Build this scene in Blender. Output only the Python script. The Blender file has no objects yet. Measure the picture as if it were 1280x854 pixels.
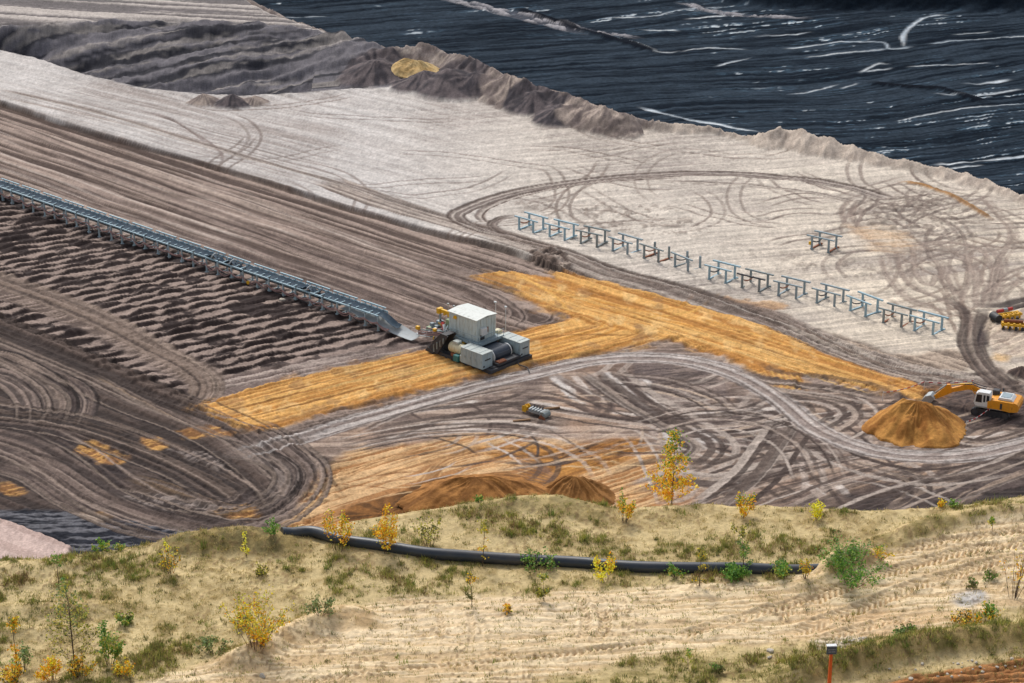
import bpy, bmesh, math, random
import numpy as np
from mathutils import Vector, Matrix

random.seed(7)
R = math.radians
SC = bpy.context.scene
COL = SC.collection

# ------------------------------------------------------------------ camera
F = 2790.0            # focal length in photo pixels (photo is 1280 x 854)
PITCH = R(22.0)
H = 104.0             # camera height above the pit floor
SP, CP = math.sin(PITCH), math.cos(PITCH)
ZF = 75.4             # level of the near terrace

cam_d = bpy.data.cameras.new('camera')
cam = bpy.data.objects.new('camera', cam_d)
COL.objects.link(cam)
cam.location = (0, 0, H)
cam.rotation_euler = (math.pi / 2 - PITCH, 0, 0)
cam_d.sensor_width = 36.0
cam_d.lens = F * 36.0 / 1280.0
cam_d.clip_start = 0.5
cam_d.clip_end = 6000
SC.camera = cam
SC.render.engine = 'CYCLES'
SC.cycles.pixel_filter_width = .9


def unproj(u, v, z=0.0):
    """survey point: where the sight line of a photo pixel meets the level z"""
    dx = (np.asarray(u, float) - 640.0) / F
    dy = -(np.asarray(v, float) - 427.0) / F
    t = (H - z) / (SP - dy * CP)
    return dx * t, t * (CP + dy * SP)


def P(u, v, z=0.0):
    x, y = unproj(u, v, z)
    return Vector((float(x), float(y), float(z)))


def ang(p, q, z=0.0):
    a, b = P(p[0], p[1], z), P(q[0], q[1], z)
    return math.atan2(b.y - a.y, b.x - a.x)


def S(r, g, b, k=0.8):
    """display colour -> linear albedo"""
    c = np.array([r, g, b], float) / 255.0
    return np.minimum(np.where(c <= 0.04045, c / 12.92, ((c + 0.055) / 1.055) ** 2.4) * k, .92)


# ------------------------------------------------------------------ noise
def _hash(ix, iy, seed):
    ix = ix.astype(np.int64).astype(np.uint32)
    iy = iy.astype(np.int64).astype(np.uint32)
    h = ix * np.uint32(374761393) + iy * np.uint32(668265263) + np.uint32((seed * 974711 + 12345) & 0xffffffff)
    h = (h ^ (h >> np.uint32(13))) * np.uint32(1274126177)
    h ^= h >> np.uint32(16)
    return (h & np.uint32(0xffff)).astype(np.float32) / 65535.0


def vn(x, y, seed=0):
    x = np.asarray(x, np.float64); y = np.asarray(y, np.float64)
    fx = np.floor(x); fy = np.floor(y)
    tx = (x - fx).astype(np.float32); ty = (y - fy).astype(np.float32)
    tx = tx * tx * (3 - 2 * tx); ty = ty * ty * (3 - 2 * ty)
    a = _hash(fx, fy, seed); b = _hash(fx + 1, fy, seed)
    c = _hash(fx, fy + 1, seed); d = _hash(fx + 1, fy + 1, seed)
    return (a + (b - a) * tx) * (1 - ty) + (c + (d - c) * tx) * ty


def fbm(x, y, seed=0, octv=4):
    s = 0.0; a = 0.5; n = 0.0
    for i in range(octv):
        s = s + a * vn(x, y, seed + i * 17); n += a
        x = x * 2.03 + 3.1; y = y * 2.03 + 1.7; a *= 0.55
    return s / n


def sstep(a, b, x):
    t = np.clip((x - a) / (b - a), 0, 1)
    return t * t * (3 - 2 * t)


def cat(pts, n=6):
    """smooth curve through the points"""
    p = np.array(pts, float)
    if len(p) < 3:
        return p
    q = np.vstack([2 * p[0] - p[1], p, 2 * p[-1] - p[-2]])
    out = []
    for i in range(1, len(q) - 2):
        for k in range(n):
            t = k / n
            out.append(0.5 * (2 * q[i] + (q[i + 1] - q[i - 1]) * t + (2 * q[i - 1] - 5 * q[i] + 4 * q[i + 1] - q[i + 2]) * t * t
                              + (3 * q[i] - q[i - 1] - 3 * q[i + 1] + q[i + 2]) * t ** 3))
    out.append(q[-2])
    return np.array(out)


def line_sd(x, y, pts):
    """signed lateral distance, arc length and curve parameter to a polyline"""
    best = np.full(x.shape, 1e18); sd = np.zeros(x.shape); ss = np.zeros(x.shape); par = np.zeros(x.shape)
    s0 = 0.0
    n = len(pts) - 1
    for i in range(n):
        ax, ay = pts[i][:2]; bx, by = pts[i + 1][:2]
        ex, ey = bx - ax, by - ay
        L2 = ex * ex + ey * ey
        if L2 < 1e-9:
            continue
        L = math.sqrt(L2)
        t = ((x - ax) * ex + (y - ay) * ey) / L2
        lo = -0.0 if i > 0 else -0.0
        tc = np.clip(t, lo, 1)
        qx = x - ax - tc * ex; qy = y - ay - tc * ey
        d2 = qx * qx + qy * qy
        m = d2 < best
        best = np.where(m, d2, best)
        cr = (ex * (y - ay) - ey * (x - ax))
        sd = np.where(m, np.sign(cr) * np.sqrt(d2), sd)
        ss = np.where(m, s0 + tc * L, ss)
        par = np.where(m, i + tc, par)
        s0 += L
    return sd, ss, par


def poly_sd(x, y, pts):
    """signed distance, positive inside"""
    best = np.full(x.shape, 1e18); ins = np.zeros(x.shape, bool)
    n = len(pts)
    for i in range(n):
        ax, ay = pts[i]; bx, by = pts[(i + 1) % n]
        ex, ey = bx - ax, by - ay
        L2 = ex * ex + ey * ey + 1e-12
        t = np.clip(((x - ax) * ex + (y - ay) * ey) / L2, 0, 1)
        qx = x - ax - t * ex; qy = y - ay - t * ey
        best = np.minimum(best, qx * qx + qy * qy)
        c = (ay > y) != (by > y)
        if abs(ey) > 1e-12:
            ins ^= c & (x < ex * (y - ay) / ey + ax)
    d = np.sqrt(best)
    return np.where(ins, d, -d)


class Ground:
    """a sheet of soil: flat arrays of survey points, heights, soil colours"""
    def __init__(self, X, Y, z0):
        self.shape = X.shape
        self.X = X.ravel(); self.Y = Y.ravel(); self.z0 = z0
        self.Z = np.full(self.X.shape, float(z0))
        self.C = np.zeros((self.X.size, 4)); self.C[:, :3] = 0.4
        self.us = self.vs = None

    def w(self, pts, z=None):
        z = self.z0 if z is None else z
        p = np.array(pts, float)
        x, y = unproj(p[:, 0], p[:, 1], z)
        return np.column_stack([x, y])

    def box(self, w, pad):
        lo = w.min(0) - pad; hi = w.max(0) + pad
        if self.us is not None:          # regular survey grid: look only at the rows and columns concerned
            cx = np.array([lo[0], hi[0], lo[0], hi[0]]); cy = np.array([lo[1], lo[1], hi[1], hi[1]])
            dz = H - self.z0
            dep = cy * CP + dz * SP
            u = 640 + F * cx / dep; v = 427 - F * (cy * SP - dz * CP) / dep
            i0, i1 = np.searchsorted(self.us, [u.min() - 1, u.max() + 1]); j0, j1 = np.searchsorted(self.vs, [v.min() - 1, v.max() + 1])
            if i1 <= i0 or j1 <= j0:
                return np.zeros(0, int)
            ii = (np.arange(j0, j1)[:, None] * len(self.us) + np.arange(i0, i1)[None]).ravel()
            x = self.X[ii]; y = self.Y[ii]
            return ii[(x > lo[0]) & (x < hi[0]) & (y > lo[1]) & (y < hi[1])]
        return np.nonzero((self.X > lo[0]) & (self.X < hi[0]) & (self.Y > lo[1]) & (self.Y < hi[1]))[0]

    def mix(self, idx, col, m, wet=0.0):
        m = m[:, None]
        c = self.C[idx]
        c[:, :3] = c[:, :3] * (1 - m) + col * m
        c[:, 3:4] = c[:, 3:4] * (1 - m) + wet * m
        self.C[idx] = c

    def stripes(self, idx, a, L, W, seed):
        x = self.X[idx]; y = self.Y[idx]
        s = x * math.cos(a) + y * math.sin(a); d = -x * math.sin(a) + y * math.cos(a)
        d = d + 1.2 * W * (vn(s / (L * 0.7), d / (W * 9), seed + 5) - .5)
        n = 0.5 * vn(s / L, d / W, seed) + 0.3 * vn(s / (L * .45), d / (W * .45), seed + 1) + 0.2 * vn(s / (L * .15), d / (W * .3), seed + 2)
        return .8 * sstep(.42, .56, n) + .2 * n

    def zone(self, pts, A, B, a=0, L=25, W=.9, feather=.6, rough=2.0, rs=6.0, op=1.0, h=.0, seed=0, z=None, bias=0.0, wet=0.0, smooth=True):
        w = self.w(cat(list(pts) + [pts[0]], 3)[:-1] if smooth else pts, z)
        idx = self.box(w, rough + 2)
        if not len(idx):
            return idx, None, None
        x = self.X[idx]; y = self.Y[idx]
        sd = poly_sd(x, y, w)
        sd = sd + rough * (fbm(x / rs, y / rs, seed + 40, 4) - .5) * 2 + .25 * (vn(x / .5, y / .5, seed) - .5)
        m = sstep(-feather, feather, sd) * op
        n = np.clip(self.stripes(idx, a, L, W, seed) + bias, 0, 1)
        col = A[None] * (1 - n[:, None]) + B[None] * n[:, None]
        self.mix(idx, col, m, wet)
        if h:
            self.Z[idx] += h * (.5 - n) * m
        return idx, m, n

    def track(self, pts, wd, A, B, sw=.45, L=30, op=1.0, h=.15, dz=0.0, seed=0, z=None, feather=.18, bias=0.0, rag=.35, wet=0.0, fade=6.0, n=6, off=0.0):
        w = self.w(cat(pts, n), z)
        if off:
            d = np.gradient(w, axis=0); d /= np.linalg.norm(d, axis=1)[:, None] + 1e-9
            w = w + np.column_stack([-d[:, 1], d[:, 0]]) * off
        idx = self.box(w, wd * .5 + 2.5)
        if not len(idx):
            return idx, None, None, None
        x = self.X[idx]; y = self.Y[idx]
        sd, ss, par = line_sd(x, y, w)
        keep = np.abs(sd) < wd * .5 + 2.0
        idx = idx[keep]; sd = sd[keep]; ss = ss[keep]; x = x[keep]; y = y[keep]
        if not len(idx):
            return idx, None, None, None
        tot = float(np.sum(np.hypot(np.diff(w[:, 0]), np.diff(w[:, 1]))))
        edge = wd * .5 - np.abs(sd) + rag * wd * (fbm(ss / 9, sd * .3, seed + 3, 3) - .6)
        m = sstep(-feather, feather, edge) * op
        if fade > 0:
            fd = min(fade, tot * .3)
            m = m * sstep(0, fd, ss + .15 * fd) * sstep(0, fd, tot - ss + .15 * fd)
        dd = sd + .3 * (vn(ss / 12, sd * .2, seed + 9) - .5)
        q = .55 * vn(ss / L, dd / sw, seed) + .3 * vn(ss / (L * .5), dd / (sw * .45), seed + 1) + .15 * vn(ss / 1.5, dd / .4, seed + 2)
        q = np.clip(.8 * sstep(.42, .56, q) + .2 * q + bias, 0, 1)
        col = A[None] * (1 - q[:, None]) + B[None] * q[:, None]
        self.mix(idx, col, m, wet)
        self.Z[idx] += (h * (.5 - q) + dz) * m
        return idx, m, sd, ss

    def build(self, name, mat, keep=None):
        ny, nx = self.shape
        me = bpy.data.meshes.new(name)
        N = nx * ny
        co = np.column_stack([self.X, self.Y, self.Z]).astype(np.float32)
        i = np.arange(N).reshape(ny, nx)
        q = np.stack([i[:-1, :-1], i[:-1, 1:], i[1:, 1:], i[1:, :-1]], -1).reshape(-1, 4)
        if keep is not None:
            q = q[keep[q].all(1)]
            used = np.zeros(N, bool); used[q.ravel()] = True
            remap = np.cumsum(used) - 1
            q = remap[q]; co = co[used]; C = self.C[used]
        else:
            C = self.C
        # faces up
        a, b, c = co[q[0, 0]], co[q[0, 1]], co[q[0, 2]]
        if np.cross(b - a, c - a)[2] < 0:
            q = q[:, ::-1]
        me.vertices.add(len(co)); me.vertices.foreach_set('co', co.ravel())
        me.loops.add(q.size); me.loops.foreach_set('vertex_index', q.ravel().astype(np.int32))
        me.polygons.add(len(q))
        me.polygons.foreach_set('loop_start', np.arange(0, q.size, 4, dtype=np.int32))
        me.polygons.foreach_set('use_smooth', np.ones(len(q), bool))
        at = me.attributes.new('soil', 'FLOAT_COLOR', 'POINT')
        at.data.foreach_set('color', np.clip(C, 0, 1).astype(np.float32).ravel())
        me.update(calc_edges=True); me.validate()
        me.materials.append(mat)
        o = bpy.data.objects.new(name, me); COL.objects.link(o)
        o['kind'] = 'structure'
        return o


# ------------------------------------------------------------------ materials
def new_mat(name):
    m = bpy.data.materials.new(name); m.use_nodes = True
    nt = m.node_tree
    b = nt.nodes['Principled BSDF']
    return m, nt, b


def soil_mat(name, fine=3.0, bump=.12, var=.28, rough=.95, wetrough=.12, dryspec=.12):
    m, nt, b = new_mat(name)
    N = nt.nodes; Lk = nt.links
    at = N.new('ShaderNodeAttribute'); at.attribute_name = 'soil'
    tc = N.new('ShaderNodeTexCoord')
    n1 = N.new('ShaderNodeTexNoise'); n1.inputs['Scale'].default_value = fine; n1.inputs['Detail'].default_value = 5; n1.inputs['Roughness'].default_value = .65
    n2 = N.new('ShaderNodeTexNoise'); n2.inputs['Scale'].default_value = fine * .13; n2.inputs['Detail'].default_value = 4
    Lk.new(tc.outputs['Object'], n1.inputs['Vector']); Lk.new(tc.outputs['Object'], n2.inputs['Vector'])
    mr = N.new('ShaderNodeMapRange'); mr.inputs['From Min'].default_value = .3; mr.inputs['From Max'].default_value = .7
    mr.inputs['To Min'].default_value = 1 - var; mr.inputs['To Max'].default_value = 1 + var
    Lk.new(n1.outputs['Fac'], mr.inputs['Value'])
    mr2 = N.new('ShaderNodeMapRange'); mr2.inputs['From Min'].default_value = .3; mr2.inputs['From Max'].default_value = .7
    mr2.inputs['To Min'].default_value = .9; mr2.inputs['To Max'].default_value = 1.1
    Lk.new(n2.outputs['Fac'], mr2.inputs['Value'])
    mu = N.new('ShaderNodeMath'); mu.operation = 'MULTIPLY'
    Lk.new(mr.outputs[0], mu.inputs[0]); Lk.new(mr2.outputs[0], mu.inputs[1])
    vm = N.new('ShaderNodeVectorMath'); vm.operation = 'SCALE'
    Lk.new(at.outputs['Color'], vm.inputs[0]); Lk.new(mu.outputs[0], vm.inputs['Scale'])
    Lk.new(vm.outputs[0], b.inputs['Base Color'])
    r = N.new('ShaderNodeMapRange'); r.inputs['To Min'].default_value = rough; r.inputs['To Max'].default_value = wetrough
    Lk.new(at.outputs['Alpha'], r.inputs['Value']); Lk.new(r.outputs[0], b.inputs['Roughness'])
    b.inputs['Specular IOR Level'].default_value = .25
    sp = N.new('ShaderNodeMapRange'); sp.inputs['To Min'].default_value = dryspec; sp.inputs['To Max'].default_value = .6
    Lk.new(at.outputs['Alpha'], sp.inputs['Value']); Lk.new(sp.outputs[0], b.inputs['Specular IOR Level'])
    bp = N.new('ShaderNodeBump'); bp.inputs['Strength'].default_value = .8; bp.inputs['Distance'].default_value = bump
    iv = N.new('ShaderNodeMath'); iv.operation = 'SUBTRACT'; iv.inputs[0].default_value = 1
    Lk.new(at.outputs['Alpha'], iv.inputs[1])
    Lk.new(iv.outputs[0], bp.inputs['Strength'])
    Lk.new(n1.outputs['Fac'], bp.inputs['Height']); Lk.new(bp.outputs[0], b.inputs['Normal'])
    return m
# ------------------------------------------------------------------ daylight
SUN_AZ, SUN_EL = R(20.0), R(50.0)     # from the far side, a little left (measured from +Y towards -X)
world = bpy.data.worlds.new('World'); SC.world = world; world.use_nodes = True
wn = world.node_tree.nodes; wl = world.node_tree.links
sky = wn.new('ShaderNodeTexSky'); sky.sky_type = 'NISHITA'; sky.sun_disc = False
sky.sun_elevation = SUN_EL; sky.sun_rotation = -SUN_AZ
sky.air_density = 1.0; sky.dust_density = 3.0; sky.ozone_density = 1.0
hs = wn.new('ShaderNodeHueSaturation'); hs.inputs['Saturation'].default_value = .45
wl.new(sky.outputs[0], hs.inputs['Color']); wl.new(hs.outputs[0], wn['Background'].inputs['Color'])
wn['Background'].inputs['Strength'].default_value = .12
sd_ = bpy.data.lights.new('sun', 'SUN'); sd_.energy = 1.5; sd_.angle = R(12); sd_.color = (1, .96, .9)
sun = bpy.data.objects.new('sun', sd_); COL.objects.link(sun)
dv = Vector((-math.sin(SUN_AZ) * math.cos(SUN_EL), math.cos(SUN_AZ) * math.cos(SUN_EL), math.sin(SUN_EL)))
sun.rotation_euler = dv.to_track_quat('Z', 'Y').to_euler()
sun.location = (0, 200, 200)
SC.view_settings.view_transform = 'Standard'; SC.view_settings.look = 'None'
SC.view_settings.gamma = 1; SC.view_settings.use_curve_mapping = False
SC.view_settings.exposure = .55
# ------------------------------------------------------------------ pit floor
PALE = S(208, 202, 197); PALE2 = S(176, 166, 159); PALEW = S(230, 215, 194); PALEW2 = S(190, 172, 152)
TAUPE = S(164, 147, 134); BROWN = S(106, 90, 82); DARK = S(70, 59, 55); VDARK = S(54, 47, 48)
ORA = S(222, 170, 100); ORA2 = S(178, 122, 62); OBR = S(200, 156, 108); OBR2 = S(146, 102, 64)
GREY = S(200, 194, 190); GREY2 = S(150, 140, 134)

us = np.concatenate([np.arange(-1400, -350, 15), np.arange(-350, 1631, 1.25), np.arange(1635, 2700, 15)])
vs = np.concatenate([np.arange(-170, 0, 1.2), np.arange(0, 700, .85), np.arange(700, 720, 2), np.arange(720, 1100, 8)])
UU, VV = np.meshgrid(us, vs)
gx, gy = unproj(UU, VV, 0.0)
G = Ground(gx, gy, 0.0)
G.us, G.vs = us, vs
ALL = np.arange(G.X.size)
X_, Y_ = G.X, G.Y
Uf, Vf = UU.ravel(), VV.ravel()

# pale sand everywhere first, its scraper lines following the bench
aL1 = ang((100, 200), (500, 310))
nL = G.stripes(ALL, aL1, 40, .8, 3)
nR = G.stripes(ALL, ang((860, 180), (1010, 168)), 45, .8, 4)
wr = sstep(420, 760, Uf)
n0 = nL * (1 - wr) + nR * wr
big = fbm(X_ / 22, Y_ / 30, 8, 4)
A = PALE[None] * (1 - wr[:, None]) + (PALE * .45 + PALEW * .55)[None] * wr[:, None]
wq = (sstep(800, 1150, Uf) * sstep(140, 330, Vf))[:, None]
A = A * (1 - wq) + PALEW[None] * wq
k = np.clip(.34 * n0 * (0.1 + 1.7 * big) + .38 * sstep(.5, .7, big) * .5 + .3 * big * sstep(.62, .72, G.stripes(ALL, aL1, 14, .35, 33)) * (1 - wr) + .3 * big * sstep(.62, .72, G.stripes(ALL, ang((860, 180), (1010, 172)), 12, .35, 34)) * wr, 0, 1)[:, None]
G.C[:, :3] = A * (1 - k) + (PALE2 * .6 + BROWN * .4)[None] * k
G.Z += .14 * (.5 - n0) + .9 * (fbm(X_ / 30, Y_ / 30, 21, 3) - .5)

# thin wheel marks wandering over the pale bench
rs = np.random.RandomState(5)


def wander(u0, u1, v0, v1, n, wd, col, op, length, seed, dirv=None):
    r = np.random.RandomState(seed)
    for i in range(n):
        u = r.uniform(u0, u1); v = r.uniform(v0, v1)
        d = r.uniform(-.5, .5) if dirv is None else dirv + r.normal(0, .12)
        if dirv is None and r.rand() < .5:
            d += math.pi
        pts = [(u, v)]
        c = r.normal(0, .22)
        for j in range(6):
            d += c + r.normal(0, .12)
            u += math.cos(d) * length / 6; v += math.sin(d) * length / 6 * .5
            pts.append((u, v))
        for off in (0, 2.0):
            G.track(pts, wd, col, col * .8, op=op * r.uniform(.6, 1.1), h=.05, dz=-.04, seed=seed + i, fade=5, n=4, off=off, feather=.08, rag=.2)


wander(150, 620, 130, 250, 12, .55, S(134, 120, 112), .7, 220, 11, .25)
wander(600, 1000, 170, 300, 20, .5, S(142, 127, 117), .75, 160, 12)
wander(1040, 1240, 235, 320, 46, .6, S(136, 121, 112), .8, 110, 13)
wander(1090, 1270, 290, 390, 22, .6, S(146, 128, 115), .75, 110, 14, 1.2)

# short scrape marks low on the pale slope
for i in range(60):
    u = rs.uniform(640, 1270); v = rs.uniform(120, 330)
    if v < 110 + (u - 640) * .2:
        continue
    l = rs.uniform(15, 70)
    G.track([(u, v), (u + l * .5, v - l * .03), (u + l, v - l * rs.uniform(.0, .12))], rs.uniform(.25, .6), S(140, 126, 118), S(170, 156, 146), op=rs.uniform(.3, .7), h=.05, dz=.05, seed=i, fade=3, n=3)

# rubble strewn behind the frames
for poly, sd_seed in (([(640, 250), (720, 244), (840, 262), (900, 290), (860, 300), (760, 285), (680, 268)], 3), ([(930, 315), (1030, 320), (1130, 345), (1080, 352), (980, 335)], 5),
                      ([(1060, 245), (1160, 240), (1230, 270), (1220, 300), (1120, 300), (1070, 280)], 6)):
    w = G.w(poly); idx = G.box(w, 3); x = X_[idx]; y = Y_[idx]
    m = sstep(-3, 3, poly_sd(x, y, w) + 5 * (fbm(x / 5, y / 5, sd_seed, 3) - .5))
    nn = fbm(x / 1.1, y / 1.6, sd_seed + 3, 3)
    G.Z[idx] += m * .7 * np.abs(nn - .5)
    G.mix(idx, S(128, 114, 104)[None] * np.ones((len(idx), 1)), m * sstep(.52, .66, nn) * .6)

# upper left bench, pale and striped
TLZ = 3.0
tl = [(-380, -190), (260, -190), (300, -10), (345, 14), (425, 40), (380, 37), (260, 27), (170, 25), (60, 31), (0, 30), (-380, 10)]
idx, m, n = G.zone(tl, S(192, 182, 174), S(104, 98, 98), ang((0, 8), (300, 26), TLZ), 60, 1.6, feather=1.5, rough=2, h=.5, seed=31, z=TLZ, smooth=False)
# dark spoil basin below it: floor low at its near rim, terraces climbing to the bench
far_rim = np.vstack([G.w([(-380, 10), (0, 30), (60, 31), (170, 25), (260, 27), (380, 37), (425, 40), (490, 62)], TLZ)])
near_rim = G.w([(-380, -60), (0, 63), (40, 73), (100, 94), (180, 111), (250, 119), (300, 122), (410, 113), (480, 110), (560, 108)], 0)
basin = np.vstack([far_rim, near_rim[::-1]])
idx = G.box(basin, 6); x = X_[idx]; y = Y_[idx]
sdb = poly_sd(x, y, basin) + 1.5 * (fbm(x / 5, y / 5, 51, 3) - .5)
dn, _, _ = line_sd(x, y, near_rim); df, _, _ = line_sd(x, y, far_rim)
dn = np.abs(dn); df = np.abs(df)
tt = dn / (dn + df + .01)
mb = sstep(-1, 1.2, sdb)
dend, _, _ = line_sd(x, y, np.vstack([far_rim[-1], near_rim[-1]]))
closing = sstep(1, 22, np.abs(dend) + 4 * (fbm(x / 6, y / 6, 52, 2) - .5))
floor_h = (-4.5 * sstep(0, .18, tt) + 4.5 * sstep(.16, 1.0, tt) ** 1.1) * closing + TLZ * sstep(.16, 1.0, tt) ** 1.1
a_b = ang((150, 90), (480, 78))
s_ = x * math.cos(a_b) + y * math.sin(a_b); d_ = -x * math.sin(a_b) + y * math.cos(a_b)
terr = vn(s_ / 22, d_ / 3.0, 61) * 2.0 + vn(s_ / 8, d_ / 1.3, 62) * 1.1 + fbm(x / 1.8, y / 1.8, 63, 4) * 1.3
G.Z[idx] = G.Z[idx] * (1 - mb) + (floor_h + (terr - 1.7) * sstep(.05, .3, tt) * .9) * mb
G.Z[idx] += (1 - mb) * .5 * sstep(-5, -.2, sdb) * sstep(5, 1, dn) * fbm(x / 1.4, y / 1.4, 66, 2)
nb = G.stripes(idx, a_b, 22, 1.6, 64)
cb = S(118, 114, 118)[None] * (1 - nb[:, None]) + S(52, 52, 58)[None] * nb[:, None]
lite = (sstep(.56, .70, fbm(s_ / 12, d_ / 1.1, 65, 4)) * .75)[:, None]
cb = cb * (1 - lite) + S(158, 150, 144)[None] * lite
G.mix(idx, cb, mb)
mT = np.zeros(X_.size); w = G.w(tl, TLZ); idx = G.box(w, 3)
mT = sstep(-2, 2, poly_sd(X_[idx], Y_[idx], w))
G.Z[idx] = G.Z[idx] * (1 - mT) + (TLZ + G.Z[idx] * .6) * mT

# driven overburden under everything on the near side
G.zone([(-380, 95), (0, 238), (250, 318), (500, 408), (640, 417), (760, 396), (900, 440), (1010, 470), (1200, 476), (1640, 462), (1640, 1120), (-380, 1120)], S(160, 141, 129), S(96, 82, 75), ang((300, 478), (520, 430)), 14, .5, feather=.6, rough=.8, h=.15, seed=69, smooth=False)
# ---------------- brown conveyor bench
bench = [(-380, -12), (0, 133), (102, 166), (251, 207), (340, 234), (430, 263), (510, 285), (561, 298), (615, 309), (659, 324), (707, 336), (765, 353), (860, 382), (760, 372), (735, 398), (690, 406),
         (640, 417), (600, 410), (520, 424), (500, 410), (400, 370), (250, 318), (120, 273), (0, 238), (-380, 105)]
aB = ang((100, 200), (600, 360))
G.zone(bench, S(168, 149, 137), S(80, 66, 60), aB, 55, .6, feather=.5, rough=.5, h=.22, seed=71, smooth=False)
for i, (u, v, l) in enumerate([(-50, 190, 500), (60, 190, 480), (100, 232, 420), (200, 250, 380), (20, 215, 400), (180, 285, 330), (260, 300, 300), (330, 320, 260), (300, 262, 300), (400, 345, 170), (150, 262, 300), (420, 330, 160)]):
    sl = .37
    G.track([(u, v), (u + l * .5, v + l * .5 * sl), (u + l, v + l * sl + 3)], 1.5, S(96, 82, 77), S(150, 132, 122), sw=.4, op=.85, h=.2, dz=-.08, seed=80 + i)
for i, (u, v, l) in enumerate([(0, 150, 420), (120, 190, 420), (300, 245, 340), (0, 175, 300), (250, 270, 300)]):
    G.track([(u, v), (u + l * .5, v + l * .17), (u + l, v + l * .345)], 1.2, S(188, 170, 156), S(150, 132, 122), sw=.5, op=.6, h=.1, seed=95 + i)
# curling marks at the right end of the bench
for i, p in enumerate([[(520, 335), (580, 352), (630, 372), (655, 392), (640, 408)], [(540, 345), (600, 365), (636, 385), (628, 402)], [(560, 330), (630, 352), (680, 378), (690, 396), (660, 405)],
                       [(500, 345), (560, 362), (610, 385), (612, 400)], [(600, 350), (660, 372), (705, 396), (690, 404)]]):
    G.track(p, 1.2, DARK, S(158, 140, 130), op=.8, h=.2, seed=110 + i, fade=4)
# step up to the pale bench: cut face, its shade painted dark
L1 = [(-380, -12), (0, 133), (102, 166), (251, 207), (340, 234), (430, 263), (510, 285), (561, 298), (615, 309), (659, 324)]
w = G.w(L1); idx = G.box(w, 14)
sdl, ssl, _ = line_sd(X_[idx], Y_[idx], w)
G.Z[idx] += .8 * sstep(-.15, .3, sdl + .3 * (vn(ssl / 3, sdl * 0, 5) - .5)) * sstep(13, 3, sdl) * sstep(0, 5, ssl)
G.track(L1, .8, S(84, 70, 64), S(104, 88, 78), op=.8, h=.1, dz=-.1, seed=120, fade=4, rag=.5)
L1b = [(690, 332), (730, 345), (790, 362), (850, 380), (930, 404)]
G.track(L1b, .9, S(92, 78, 70), S(122, 104, 92), op=.8, h=.1, dz=-.15, seed=121)

# ---------------- ripped, ridged ground under the conveyor
ridge_a = R(33)


def ripple(poly, seed, amp=.46, per=2.15, cell=4.6, a=ridge_a):
    w = G.w(poly); idx = G.box(w, 3); x = X_[idx]; y = Y_[idx]
    m = sstep(-.8, .8, poly_sd(x, y, w) + 1.6 * (fbm(x / 4, y / 4, seed, 3) - .5))
    s = x * math.cos(a) + y * math.sin(a); b = -x * math.sin(a) + y * math.cos(a)
    b = b + .9 * (fbm(s / 14, b / 9, seed + 1, 3) - .5) * per
    row = np.floor(b / per)
    off = _hash(row, row * 0, seed + 2) * 7
    cs = cell * (.8 + .5 * _hash(row, row * 0, seed + 3))
    cc = (s + off) / cs + .35 * (vn(s / 4, row * 3.1, seed + 4) - .5)
    ci = np.floor(cc); fc = cc - ci
    arch = 1 - np.abs(2 * fc - 1) ** 2.2
    jit = _hash(ci, row, seed + 5)
    f = np.clip(b / per - row, 0, 1) ** (2.0 ** (.9 * (arch - .6) + 1.0 * arch * (jit - .5)))
    prof = np.where(f < .17, f / .17, 1 - (f - .17) / .83)
    h = amp * prof * (.6 + .4 * arch * (.6 + .8 * jit)) + .08 * (fbm(x / 1.1, y / 1.1, seed + 6, 2) - .5)
    G.Z[idx] += m * (h - .15)
    # damp and dusty cells; near ridge faces painted dark for their shade
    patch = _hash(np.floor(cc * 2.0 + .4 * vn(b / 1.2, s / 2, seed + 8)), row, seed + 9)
    dust_shade = (sstep(.30, .42, .55 * patch + .45 * fbm(s / 1.4, b / .9, seed + 7, 3)) * sstep(.13, .2, f) * sstep(1.0, .93, f))[:, None]
    c = S(62, 52, 50)[None] * (1 - dust_shade) + S(154, 136, 126)[None] * dust_shade
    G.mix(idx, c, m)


field = [(-380, 112), (0, 241), (120, 277), (250, 324), (400, 376), (490, 408), (515, 428), (440, 440), (380, 450), (330, 462), (285, 472), (262, 458), (225, 440), (130, 392), (60, 364), (0, 346), (-380, 238)]
under = [(250, 480), (285, 470), (330, 460), (400, 444), (500, 405), (560, 420), (540, 440), (430, 465), (330, 487), (250, 512)]
G.zone(under, S(172, 156, 146), S(120, 104, 98), ang((300, 478), (520, 430)), 18, .5, feather=.8, rough=1.0, h=.15, seed=130)
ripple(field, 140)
strip2 = [(-380, 262), (0, 375), (60, 398), (120, 421), (180, 455), (224, 478), (234, 492), (216, 502), (180, 486), (100, 443), (0, 401), (-380, 292)]
for p in (strip2,):
    G.zone(p, S(110, 96, 90), S(84, 72, 68), ridge_a, 8, 1, feather=.5, rough=.6, seed=150, smooth=False)
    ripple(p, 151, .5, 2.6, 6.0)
# ragged wheel marks at the conveyor's drive end
for i, p in enumerate([[(400, 450), (450, 440), (475, 425), (478, 412)], [(385, 446), (440, 432), (458, 420)], [(430, 455), (500, 446), (545, 436)]]):
    G.track(p, .7, S(96, 84, 80), S(120, 106, 100), op=.8, h=.05, dz=-.05, seed=160 + i, fade=3)
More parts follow.
